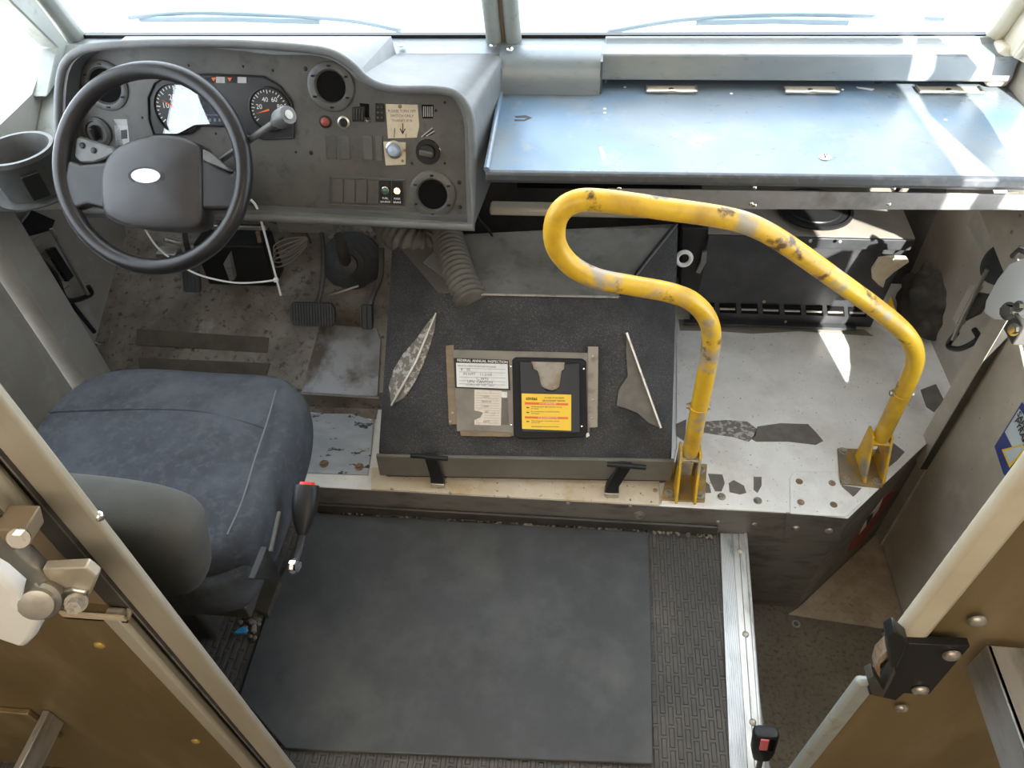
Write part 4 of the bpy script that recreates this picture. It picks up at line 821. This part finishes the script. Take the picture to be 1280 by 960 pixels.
b = B(); b.prism([Zp(326, 724, .08), Zp(350, 726, .08), Zp(334, 768, .03), Zp(318, 762, .03)], (0, 0, -.02)); b.build('track', darkmetal_m, seat, bevel=.002)
# buckle
XB = -.50; bu = thing('seat_belt_buckle', 'black seat belt buckle with red button at right side of driver seat', 'buckle', Xp(365, 705, XB), 'seat belt buckles')
top, bot = Xp(384, 606, XB), Xp(378, 662, XB)
ax = (top - bot).normalized(); sd = Vector((1, 0, 0)); fw = ax.cross(sd).normalized()
def oct_ring(c, a_, b_, n=16, e=4): return [c + sd * a_ * math.cos(q) * (abs(math.cos(q)) ** e + abs(math.sin(q)) ** e) ** (-1 / e) + fw * b_ * math.sin(q) * (abs(math.cos(q)) ** e + abs(math.sin(q)) ** e) ** (-1 / e) for q in [2 * math.pi * k / n for k in range(n)]]
b = B(); Lb = (top - bot).length; b.loft([oct_ring(bot - ax * .01, .008, .006), oct_ring(bot + ax * .01, .017, .012), oct_ring(bot + ax * Lb * .45, .023, .017), oct_ring(top - ax * .006, .024, .018), oct_ring(top, .021, .015)]); b.build('buckle_body', black_m, bu, sharp=60)
b = B(); b.loft([oct_ring(top + ax * .0 + fw * 0, .014, .012), oct_ring(top + ax * .005, .013, .011)]); b.build('release_button', redp_m, bu)
b = B(); b.tube(catmull([bot - ax * .005, Xp(372, 690, XB), Xp(364, 712, XB), Xp(368, 730, XB)], 5), [.007] * 15 + [.004], 10, flat=.5) if False else b.tube(catmull([bot - ax * .005, Xp(372, 690, XB), Xp(364, 712, XB)], 5), .0075, 10, flat=.5); b.build('stalk', black_m, bu)
bolt(bu, Xp(366, 707, XB + .006), (1, -.2, .2), .010, .012, m=chrome_m, hexa=True)
# second buckle standing at the step edge
c1 = Zp(958, 914, .17); c0 = Vector((c1.x + .012, c1.y - .03, .0)); ax = (c1 - c0).normalized(); sd = Vector((1, 0, 0)); fw = ax.cross(sd).normalized()
bu = thing('seat_belt_buckle', 'black seat belt buckle with faded pink button above the threshold strip', 'buckle', c0, 'seat belt buckles')
b = B(); b.loft([oct_ring(c1 - ax * .09, .016, .010), oct_ring(c1 - ax * .06, .022, .013), oct_ring(c1 - ax * .004, .023, .0135), oct_ring(c1, .020, .011)]); b.build('buckle_body', black_m, bu, sharp=60, bevel=.001)
pb_ = c1 - ax * .022 + Vector((-.004, 0, 0)); b = B(); R4 = Matrix((sd, fw, ax)).transposed(); sgn = -1 if fw.y > 0 else 1
b.box(pb_ + fw * sgn * .012, (.015, .008, .036), R4); b.build('release_button', pinkp_m, bu, bevel=.002)
b = B(); b.box(pb_ + fw * sgn * .0115 + sd * .014, (.008, .006, .04), R4); b.build('slot', dark_m, bu)
b = B(); b.tube([c0, c1 - ax * .08], .010, 10, flat=.5); b.build('stalk', black_m, bu)
# litter
b = B(); c = Zp(301, 790, .012)
b.prism([c + Vector(p) for p in ((-.018, -.004, -.006), (-.006, -.009, .002), (.012, -.007, .004), (.018, .002, .0), (.006, .009, .004), (-.008, .006, -.004))], (.003, 0, .010)); tag(b.build('plastic_scrap', blue_p, bevel=.002), 'crumpled bright blue plastic scrap on ribbed floor behind the seat', 'litter')
b = B(); c = riF.px(492, 632, .008); b.prism([Zp(479, 629, .014), Zp(507, 632, .014), Zp(506, 639, .012), Zp(478, 636, .012)], (0, 0, .002)); tag(b.build('paper_scrap', paper_m), 'small white paper scrap at the foot of the riser by mat', 'litter')
b = B()
for i in range(60):
    c = Zp(random.gauss(318, 7), random.gauss(772, 10), .006); r_ = random.uniform(.002, .008); b.dome(c, UP, r_, r_ * .8, 6)
o = b.build('gravel_debris', chip_m); tag(o, 'grey heap of gravel crumbs beside the mat behind the seat', 'dirt'); o['kind'] = 'stuff'

# ============================================================= FOOTWELL CLUTTER
def pedal(name, lab, px0, wpx, hpx, Y, arm, m=blackrub_m):
    c = Yp(*px0, Y); k = (Yp(px0[0] + 1, px0[1], Y) - c).length; W, H = wpx * k, hpx * k * 1.25
    u = Vector((1, 0, .0)); v = Vector((0, .55, .83)).normalized(); n = Vector((0, -.83, .55)).normalized()
    t = thing(name, lab, 'pedal', c); b = B(); ring = []
    out = [(-.5, -.3), (-.42, -.5), (.42, -.5), (.5, -.3), (.5, .3), (.42, .5), (-.42, .5), (-.5, .3)]
    b.prism([c + u * W * a + v * H * q + n * .006 for a, q in out], -n * .014); b.build('pedal_pad', m, t, bevel=.002)
    b = B(); nr = int(wpx / 3.6)
    for i in range(nr):
        x = (-.44 + .88 * i / (nr - 1)) * W; b.tube([c + u * x + v * H * .44 + n * .007, c + u * x - v * H * .44 + n * .007], .0022, 6)
    b.build('pad_ribs', m, t); P = catmull([c - n * .008] + [Yp(x, y, yy) for x, y, yy in arm], 5); b = B(); b.tube(P, .008, 10, flat=.7); b.build('pedal_arm', darkmetal_m, t); return t
pedal('brake_pedal', 'wide ribbed black brake pedal in the middle of the footwell', (391, 393), 55, 23, 1.44, [(402, 360, 1.48), (404, 320, 1.55), (402, 290, 1.60)])
pedal('accelerator_pedal', 'small ribbed accelerator pedal beside the engine cover', (459, 396), 14, 24, 1.43, [(466, 370, 1.47), (476, 345, 1.52), (477, 310, 1.58)])
pedal('parking_brake_pedal', 'grey parking brake pedal behind the steering wheel rim', (240, 352), 20, 20, 1.46, [(238, 325, 1.50), (232, 300, 1.56), (230, 280, 1.62)])
# steering shaft boot
t = thing('shaft_boot', 'round black rubber boot on the toe board right of brake pedal arm', 'boot', Yp(436, 325, 1.80)); c = ftF.px(440, 328, .03); nb = Vector((.1, -.8, .5)).normalized()
b = B(); b.lathe(c, nb, [(.085, -.02), (.085, 0), (.072, .008), (.075, .02), (.06, .028), (.062, .04), (.045, .048), (.046, .058), (.03, .066), (.03, .085), (.018, .09), (0, .09)], 32); b.build('bellows', blackrub_m, t)
b = B(); b.cyl(c + nb * .07, Yp(424, 296, c.y - .12), .014); b.build('shaft', darkmetal_m, t)
b = B(); b.tube([ftF.px(401, 371, .03), ftF.px(420, 366, .03), ftF.px(448, 357, .03)], .0045, 8); tag(b.build('pedal_link', steel_m), 'thin grey steel link rod below the rubber boot', 'rod')
# corrugated hoses
def hose(name, lab, pts, r0, pitch, amp=.10):
    P = catmull(pts, 260); L = 0; out = []; rs = []; last = P[0]; ac = 0; out.append(P[0]); rs.append(r0)
    d = 0
    for i in range(1, len(P)):
        d += (P[i] - P[i - 1]).length
        if d >= pitch / 6: ac += d; d = 0; out.append(P[i]); rs.append(r0 * (1 + amp * math.sin(2 * math.pi * ac / pitch)))
    b = B(); b.tube(out, rs, 24); return tag(b.build(name, hose_m, sharp=80), lab, 'hose', 'corrugated hoses below the dashboard')
hose('corrugated_hose', 'curved grey corrugated hose hugging the left top of engine cover', [Yp(478, 268, 1.66), Yp(492, 288, 1.60), Yp(510, 302, 1.56), Yp(535, 308, 1.56), Yp(550, 290, 1.60)], .040, .017)
hose('corrugated_hose', 'straight grey corrugated hose running down onto the carpeted engine cover', [Yp(556, 282, 1.62), Yp(563, 310, 1.52), Yp(575, 345, 1.42), Yp(590, 378, 1.345)], .038, .016)
# cords and ties
def cord(name, lab, pts, r, m, cat='cable', closed=False, seg=8): b = B(); b.tube(catmull(pts, 8), r, seg); return tag(b.build(name, m), lab, cat)
cord('cable', 'thin black cable looping out beside the corrugated hoses', [Yp(560, 290, 1.6), Yp(590, 300, 1.58), Yp(612, 310, 1.56), Yp(616, 298, 1.57), Yp(608, 284, 1.6), Yp(595, 270, 1.62)], .0035, black_m)
cord_m = M('grey_cord', (.22, .20, .18), .6)
t = thing('cord_bundle', 'tied bundle of light grey cord hanging under the dashboard', 'cord', Yp(372, 305, 1.62))
for i in range(4):
    b = B(); o = i * 6; b.tube(catmull([Yp(388, 296, 1.64), Yp(360, 298 + o, 1.62 - i * .006), Yp(343, 307 + o, 1.61), Yp(346, 316 + o, 1.61), Yp(365, 312 + o * .8, 1.62 - i * .004), Yp(384, 300 + o * .4, 1.64)], 6), .0022, 6); b.build('cord_loop', cord_m, t)
b = B(); b.tube([Yp(382, 290, 1.63), Yp(386, 297, 1.62), Yp(388, 303, 1.63)], .004, 6); b.build('tie', darkmetal_m, t)
cord('zip_tie', 'long white zip tie hanging from the steering column right side', [Yp(314, 250, 1.33), Yp(322, 262, 1.34), Yp(333, 300, 1.36), Yp(342, 335, 1.38), Yp(351, 369, 1.40)], .0028, white_p, 'zip tie')
cord('zip_tie', 'curved white zip tie sweeping below the steering wheel rim', [Yp(180, 284, 1.34), Yp(196, 308, 1.35), Yp(220, 328, 1.36), Yp(250, 344, 1.37), Yp(290, 353, 1.38), Yp(320, 353, 1.385), Yp(345, 350, 1.385)], .0024, white_p, 'zip tie')
b = B(); b.box(Yp(345, 350, 1.382), (.011, .009, .009)); b.build('tie_head', white_p, bpy.data.objects['zip_tie.001'], bevel=.001)
cord('steel_wire', 'frayed pale wire at the footwell corner below the door post', [Zp(119, 428, .29), Zp(126, 431, .28), Zp(134, 428, .29), Zp(140, 415, .32)], .0022, steel_m, 'wire')
# under-dash mechanics
t = thing('under_dash_bracket', 'dark metal bracket assembly below the steering column', 'bracket', Yp(300, 300, 1.6))
b = B(); b.box(Yp(300, 283, 1.46), (.12, .012, .008)); b.build('crossbar', darkmetal_m, t, bevel=.003)
b = B(); b.prism([Yp(279, 330, 1.5), Yp(286, 318, 1.5), Yp(293, 350, 1.5), Yp(287, 352, 1.5)], (0, .02, 0)); b.build('tab', riser_m, t, bevel=.001)
b = B(); b.box(Yp(300, 322, 1.62), (.20, .08, .14)); b.build('module', black_m, t, bevel=.006)
b = B(); b.tube([Yp(322, 290, 1.6), Yp(328, 320, 1.6)], .006, 8); b.build('connector', rust_m, t)
b = B(); b.box(Yp(385, 275, 1.62), (.16, .05, .05)); b.build('steel_channel', riser_m, t, bevel=.004)
b = B(); b.box(Yp(212, 318, 1.62), (.06, .04, .03)); b.tube([Yp(205, 300, 1.62), Yp(225, 305, 1.64), Yp(250, 300, 1.66)], .008, 8); b.build('clamp', steel_m, t, bevel=.003)
# left wall bracket
t = thing('wall_bracket', 'dark wire and plate bracket on left wall beside the pedals', 'bracket', (-1.36, 1.45, .5))
XL = -1.355; b = B(); b.prism([Xp(x, y, XL) for x, y in ((55, 312), (64, 308), (88, 345), (80, 352))], (.012, 0, 0)); b.prism([Xp(x, y, XL) for x, y in ((18, 285), (35, 262), (65, 275), (60, 288), (30, 296))], (.01, 0, 0)); b.build('dark_plate', black_m, t, bevel=.002)
b = B(); b.tube([Xp(x, y, XL + .02) for x, y in ((64, 286), (82, 318), (110, 368))], .005, 8); b.build('rod', steel_m, t)
b = B(); b.tube(catmull([Xp(x, y, XL + .015) for x, y in ((48, 322), (70, 345), (84, 375), (113, 368), (110, 358))], 5), .007, 8); b.tube([Xp(x, y, XL + .015) for x, y in ((90, 380), (118, 415))], .006, 8); b.build('bent_bar', black_m, t)
b = B()
for i in range(9): x = 30 + i * 5.5; y = 296 + i * 8.8; b.tube([Xp(x, y, XL + .004), Xp(x + 12, y - 9, XL + .004)], .0016, 5)
b.build('louvre_ribs', riser_m, t)

# ============================================================= HEATER AND RIGHT CORNER
yh0 = 1.70
c_l, c_r = Yp(884, 300, 1.69).x, Yp(1141, 303, 1.69).x
ht = thing('heater_box', 'black metal heater box with punched slots under the shelf', 'heater', ((c_l + c_r) / 2, 1.78, .1))
b = B(); b.prism([(c_l, 1.72, .112), (c_l, 1.695, .44), (c_l, 1.94, .455), (c_l, 1.94, .112)], (c_r - c_l, 0, 0)); b.build('casing', heater_m, ht, bevel=.004)
b = B(); b.prism([(c_l - .0, 1.692, .442), (c_l, 1.94, .456), (c_r + .004, 1.94, .456), (c_r + .004, 1.692, .442)], (0, 0, .005)); b.build('top_plate', heatertop_m, ht, bevel=.001)
b = B(); b.bb(c_l, c_r, 1.683, 1.692, .415, .447); b.build('top_flange', heater_m, ht, bevel=.002)
b = B(); b.bb(c_l - .02, c_r - .05, 1.700, 1.716, .115, .125); b.build('foot_flange', heater_m, ht)
hF = Frame((0, 1.712, .2), (1, 0, 0), (0, -.025, .33))
for i in range(8):
    x = 872 + i * 27; b = B(); b.fpoly(hF, [(x, 379 + i * .8), (x + 21, 379.5 + i * .8), (x + 22, 391 + i * .8), (x + 1, 390 + i * .8)], .0, .003, 0); b.fpoly(hF, [(x + 1, 384.5 + i * .8), (x + 20, 385 + i * .8), (x + 20, 387 + i * .8), (x + 1, 386.5 + i * .8)], .003, .006, 1); b.build('slot', [dark_m, steel_m], ht)
for x, y in ((1013, 301), (1050, 302), (982, 402), (955, 377)): bolt(ht, hF.px(x, y, .03 if y < 310 else .003), (0, -1, .1), .005, .003, m=screw_m, name='screw')
c = Zp(1018, 262, .462); b = B(); b.lathe(c, UP, [(.10, 0), (.10, .006), (.092, .008), (.088, .003), (.07, .003), (.068, .006), (0, .006)], 40); b.build('blower_ring', black_m, ht)
t = thing('duct_bracket', 'dark curved duct bracket in the gap between engine cover and heater', 'bracket', Yp(870, 380, 1.72))
b = B(); b.prism([Yp(x, y, 1.70) for x, y in ((852, 285), (886, 285), (884, 320), (872, 372), (850, 372))], (0, .1, 0)); b.build('housing', black_m, t, bevel=.004)
b = B(); b.prism([Yp(x, y, 1.68) for x, y in ((878, 316), (884, 314), (883, 328), (875, 342), (870, 341), (876, 328))], (0, .01, 0)); b.build('curved_strip', riser_m, t)
c = Yp(855, 323, 1.67); b = B(); b.tube([c + Vector((math.cos(a) * .019, -.001, math.sin(a) * .022)) for a in [k * math.pi / 10 for k in range(20)]], .006, 8, closed=True); b.build('white_ring', white_p, t)
# bent paper on the heater
b = B(); rings = []
for i, (x, y) in enumerate(((1089, 338), (1090, 348), (1098, 356), (1104, 360), (1107, 350), (1118, 340), (1136, 328), (1132, 323), (1112, 322), (1098, 324))): rings.append(Yp(x, y, 1.665 - .01 * (i % 3)))
b.prism(rings, (0, .006, .004)); tag(b.build('bent_card', card_m, bevel=.0008), 'sunlit bent cream card stuck on the heater front corner', 'card')
b = B(); P = [Yp(1106, 398, 1.66), Yp(1112, 371, 1.72), Yp(1123, 402, 1.66)]; b.prism(P, (.004, .006, 0)); tag(b.build('yellow_sign', ysign_m), 'yellow triangular card edge showing beside the heater box', 'card')
# cloth heap
rings = []; NN = 48; cz = Zp(1152, 398, .1) + Vector((0, 0, .002))
for j in range(18):
    t_ = j / 17; r = []
    for k in range(NN):
        a = 2 * math.pi * k / NN; rr = math.cos(t_ * math.pi / 2) ** .7; p = Vector((.066 * rr * math.cos(a), .11 * rr * math.sin(a), .15 * math.sin(t_ * math.pi / 2)))
        nz = mnoise.noise(p * 24) * .02 + abs(mnoise.noise(p * 38 + Vector((3, 1, 2)))) * .045; dd = Vector((math.cos(a) * rr, math.sin(a) * rr, .5)).normalized(); p = p + dd * nz; p.z = max(p.z, .003); r.append(cz + p)
    rings.append(r)
tag(B().loft(rings).build('cloth_heap', M('black_brown_cloth', (.040, .036, .032), .95, var=[((.075, .07, .062), 20, .4, .7, 4)], bump=(300, .5, .001)), sub=1, sharp=180), 'crumpled dark cloth heap in the corner beside the heater box', 'cloth')
# right post and door
yn_ = Xp(1194, 510, .895).y; yf_ = Xp(1173, 510, .895).y; xr_ = Yp(1205, 510, yn_).x; b = B(); b.bb(.895, xr_, yn_, yf_, .03, .62, 0); b.bb(xr_, .965, yn_ + .005, yf_, -.35, .62, 0); b.bb(.8965, xr_, yn_ - .0015, yn_, .03, .62, 1); struct(b.build('trim_20', [wall_m, darkmetal_m], bevel=.002))
b = B(); b.prism([(.92, .45, -.34), (.92, 1.285, -.34), (.92, 1.285, .53), (.92, 1.2, .50), (.92, 1.05, .44), (.92, .61, .60), (.92, .45, .60)], (.01, 0, 0)); dr = struct(b.build('door_2', wall_m, bevel=.002))  # top edge, out of view, lowered to let sun reach the platform
b = B(); b.bb(.921, .929, 1.286, 1.34, -.34, .60); struct(b.build('trim_21', dark_m))
stF = Frame((.919, 1, .4), (0, -1, 0), (0, 0, 1)); stF.n = Vector((-1, 0, 0)); 
t = thing('warning_sticker', 'blue and white sticker with lettering on the right door panel', 'sticker', stF.px(1265, 545)); 
b = B(); b.fpoly(stF, [(1243, 558), (1277, 503), (1330, 560), (1290, 640), (1254, 592)], 0, .001, 0); b.fpoly(stF, [(1256, 540), (1274, 511), (1310, 560), (1290, 590), (1266, 560)], .001, .0016, 1); b.fpoly(stF, [(1252, 562), (1290, 552), (1262, 585)], .0016, .002, 2); b.fpoly(stF, [(1255, 563.5), (1284, 556), (1262.5, 580)], .002, .0024, 1)
b.text('SAFE', stF, 1277, 526, .020, .003, 3, rot=math.radians(-8), fat=.0006); b.text('PYRAM', stF, 1276, 540, .020, .003, 3, rot=math.radians(-8), fat=.0006); b.build('print', [blues_m, ltblue_m, ysign_m, ink_m], t)
# triangular panel with rivets
t = thing('riveted_plate', 'tan riveted triangular panel below the shelf at passenger door', 'panel', Xp(1262, 290, .925)); b = B(); b.prism([Xp(x, y, .925) for x, y in ((1240, 262), (1300, 262), (1300, 340), (1268, 320))], (.004, 0, 0)); b.build('sheet', wall_m, t, bevel=.001)
for x, y in ((1275, 270), (1265, 290), (1275, 309)): bolt(t, Xp(x, y, .924), (-1, 0, 0), .004, .002, m=rust_m, name='rivet')
# door lock assembly
t = thing('door_lock', 'white door lock cover with bolts sunlit on passenger door post', 'door lock', Xp(1260, 370, .86))
b = B(); b.prism([Xp(x, y, .865) for x, y in ((1229, 392), (1231, 376), (1246, 348), (1260, 330), (1278, 322), (1310, 330), (1310, 396), (1240, 399))], (.03, 0, 0)); b.build('cover', M('pale_plastic', (.62, .66, .70), .35), t, bevel=.006, seg=3)
b = B(); b.tube([Xp(1266, 320, .87), Xp(1275, 312, .86), Xp(1290, 318, .86)], .006, 8); b.build('handle_loop', darkmetal_m, t); b = B(); b.box(Xp(1276, 410, .875), (.03, .05, .05)); b.build('bolt_block', darkmetal_m, t, bevel=.003)
for x, y, r_ in ((1262, 389, .013), (1274, 383, .008), (1268, 412, .009)): bolt(t, Xp(x, y, .858), (-1, -.3, .3), r_, r_, m=chrome_m, hexa=True)
# clamp bracket on the wall
t = thing('extinguisher_clamp', 'empty metal clamp bracket leaning behind the passenger door post', 'bracket', Xp(1210, 370, .93))
b = B(); b.prism([Xp(x, y, .93) for x, y in ((1190, 398), (1213, 354), (1219, 357), (1195, 406))], (.02, 0, 0)); b.build('clamp_plate', wall_m, t, bevel=.002)
b = B(); b.prism([Xp(x, y, .945) for x, y in ((1199, 404), (1216, 364), (1237, 368), (1222, 392), (1206, 400))], (.01, 0, 0)); b.build('back_plate', darkmetal_m, t, bevel=.002)
b = B(); b.tube([Xp(1191, 425, .93), Xp(1205, 395, .93), Xp(1222, 361, .93), Xp(1234, 337, .93)], .005, 8); b.build('rod', steel_m, t)
b = B(); b.tube(catmull([Xp(1196, 416, .94), Xp(1185, 432, .94), Xp(1200, 436, .94), Xp(1222, 424, .94), Xp(1218, 412, .94)], 5), .007, 8); b.build('strap', black_m, t)
c = Xp(1254, 330, .96); b = B(); b.lathe(c, (-1, -.2, .5), [(.05, 0), (.05, .008), (.04, .012), (.02, .010), (0, .010)], 32); tag(b.build('rubber_grommet', blackrub_m), 'dark round rubber grommet behind the white door lock', 'grommet')

# ============================================================= BULKHEAD HARDWARE
YL = .392
pd = struct(B().build('door_3', bulk_m)) if False else None
def cutp(pts, name, m, parent=None, Y=YL, th=.028, bev=.002): b = B(); b.prism(pts, (0, th, 0)); return b.build(name, m, parent, bevel=bev)
sd_ = thing('sliding_door', 'sliding bulkhead door tinted ochre for warm light, with rolled metal edge at left foreground', 'door', (-.8, .39, 0))
zt, zb = Yp(160, 772, YL).z, Yp(48, 652, YL).z
b = B(); b.bb(-1.25, -.596, YL, .407, 0, zt); b.bb(-1.25, -.70, YL + .004, .407, zt, zb); b.bb(-1.25, -.596, YL, .407, zb, 2.0); b.build('leaf', bulk_m, sd_)
b = B(); b.bb(-.602, -.573, YL - .003, .407, 0, zt); b.build('edge_lower', jamb_m, sd_, bevel=.006, seg=3)
b = B(); b.bb(-.602, -.571, YL - .003, .407, zb, 2.0); b.build('edge_upper', cream_m, sd_, bevel=.008, seg=3)
b = B(); p0 = Yp(92, 783, YL - .001); p1 = Yp(158, 782, YL - .001)
b.bb(p0.x, -.568, YL - .002, YL + .03, zt - .012, zt - .008); b.bb(p0.x, -.568, YL - .002, YL + .001, zt - .012, zt + .004); b.build('notch_flange', sill_m, sd_)
for x, y in ((125, 806), (245, 926)): bolt(sd_, Yp(x, y, YL), (0, -1, 0), .008, .004, m=M('brass_rivet', (.5, .36, .10), .4, .5), name='rivet')
t = thing('latch_assembly', 'steel latch mechanism in the notch of the sliding door', 'latch', Yp(70, 700, .34))
Pq = lambda x, y, Y=.335: Yp(x, y, Y)
b = B(); b.tube([Pq(-45, 640, .345), Pq(12, 697, .345), Pq(50, 735, .345)], .022, 20); b.build('barrel', steel_m, t)
b = B(); b.prism([Pq(x, y, .345) for x, y in ((52, 712), (106, 710), (121, 722), (113, 742), (104, 752), (60, 730))], (0, .012, 0)); b.build('striker_block', jamb_m, t, bevel=.002)
b = B(); b.prism([Pq(x, y, .34) for x, y in ((70, 742), (88, 738), (108, 742), (98, 760), (84, 768), (74, 760))], (0, .02, 0)); b.build('finger', steel_m, t, bevel=.003)
nv = Vector((.35, -.8, .5)).normalized(); b = B(); b.lathe(Pq(48, 752, .325), nv, [(.022, -.012), (.022, 0), (.018, .003), (.017, .008), (.009, .009), (0, .009)], 28); b.build('ring_nut', steel_m, t, sharp=15)
bolt(t, Pq(96, 752, .335), nv, .008, .014, m=screw_m, hexa=True); bolt(t, Pq(24, 672, .33), nv, .007, .008, m=chrome_m, hexa=True)
b = B(); b.prism([Pq(x, y, .315) for x, y in ((-20, 706), (0, 722), (22, 742), (24, 758), (54, 768), (42, 800), (30, 812), (-20, 795))], (0, .03, 0)); b.build('handle', white_p, t, bevel=.008, seg=3)
b = B(); b.prism([Pq(x, y, .34) for x, y in ((-10, 662), (30, 664), (36, 684), (10, 690), (-10, 680))], (0, .03, 0)); b.build('bracket', tag_m, t, bevel=.002)
b = B(); b.bb(-.72, -.60, .4075, .4145, zt - .02, zb + .01); struct(b.build('trim_22', tag_m))
# screw on the jamb
bolt_o = bolt(None, Vector((-.507, .404, Yp(123, 645, .404).z)), (1, 0, 0), .006, .005, m=chrome_m, name='jamb_screw'); tag(bolt_o, 'bright screw head protruding from the left jamb edge', 'screw')
# left shelf bracket
def ybar(name, lab, p, dx, y1, h, m, mats):
    b = B(); b.prism([(p.x, p.y, p.z), (p.x + dx, p.y, p.z), (p.x + dx, p.y, p.z - h), (p.x, p.y, p.z - h)], (0, y1 - p.y, 0)); return tag(b.build(name, mats, bevel=.002), lab, 'bracket')
pl0 = Yp(62, 888, YL); ybar('angle_bracket', 'bent aluminium angle bracket at the lower left foreground of the bulkhead', pl0, -.012, YL - .16, .055, alu_m, alu_m)
b = B(); b.bb(pl0.x - .20, pl0.x - .035, YL - .010, YL, pl0.z - .12, pl0.z); o = tag(b.build('angle_plate', bulk_m, bevel=.002), 'riveted plate tinted ochre for warm light beside the lower left aluminium bracket', 'plate')
# strike plate
t = thing('strike_plate', 'black folded latch strike bolted at the right bulkhead edge', 'latch strike', Yp(1140, 840, .39))
YR = .392; b = B(); b.prism([Yp(x, y, YR - .008) for x, y in ((1086, 868), (1120, 828), (1135, 805), (1213, 808), (1162, 868), (1130, 867), (1120, 876))], (0, .010, 0)); b.build('plate', black_m, t, bevel=.001)
b = B(); b.prism([Yp(x, y, YR - .02) for x, y in ((1109, 797), (1120, 790), (1136, 804), (1122, 835), (1112, 834))], (0, .018, 0)); b.build('upper_lip', black_m, t, bevel=.002)
b = B(); b.prism([Yp(x, y, YR - .02) for x, y in ((1084, 850), (1092, 845), (1104, 862), (1118, 836), (1120, 842), (1104, 872), (1090, 868))], (0, .016, 0)); b.build('lower_lip', [darkmetal_m], t, bevel=.001)
b = B(); b.prism([Yp(x, y, YR - .012) for x, y in ((1094, 838), (1098, 824), (1110, 812), (1114, 818), (1100, 830), (1100, 848))], (0, .016, 0)); b.build('copper_liner', rust_m, t)
br_m = MATS.get('brass_rivet')
for x, y, r_ in ((1189, 818, .012), (1150, 862, .012), (1127, 884, .010), (1221, 775, .012)): bolt(t, Yp(x, y, YR - (.009 if y < 870 and x < 1200 else -.006)), (0, -1, 0), r_ * .8, .006, m=screw_m)
pr = Yp(1233, 806, .392); b = B(); b.prism([pr, pr + Vector((.006, 0, .0)), pr + Vector((.006, 0, -.055)), pr + Vector((0, 0, -.055))], (-.0, -.17, .0)); b.prism([pr, pr + Vector((.05, 0, .0)), pr + Vector((.05, 0, -.003)), pr + Vector((0, 0, -.003))], (0, -.17, 0)); tag(b.build('angle_bracket', alu_m, bevel=.002), 'aluminium angle bracket projecting at the lower right foreground of the bulkhead', 'bracket')
# scuffs on the right leaf
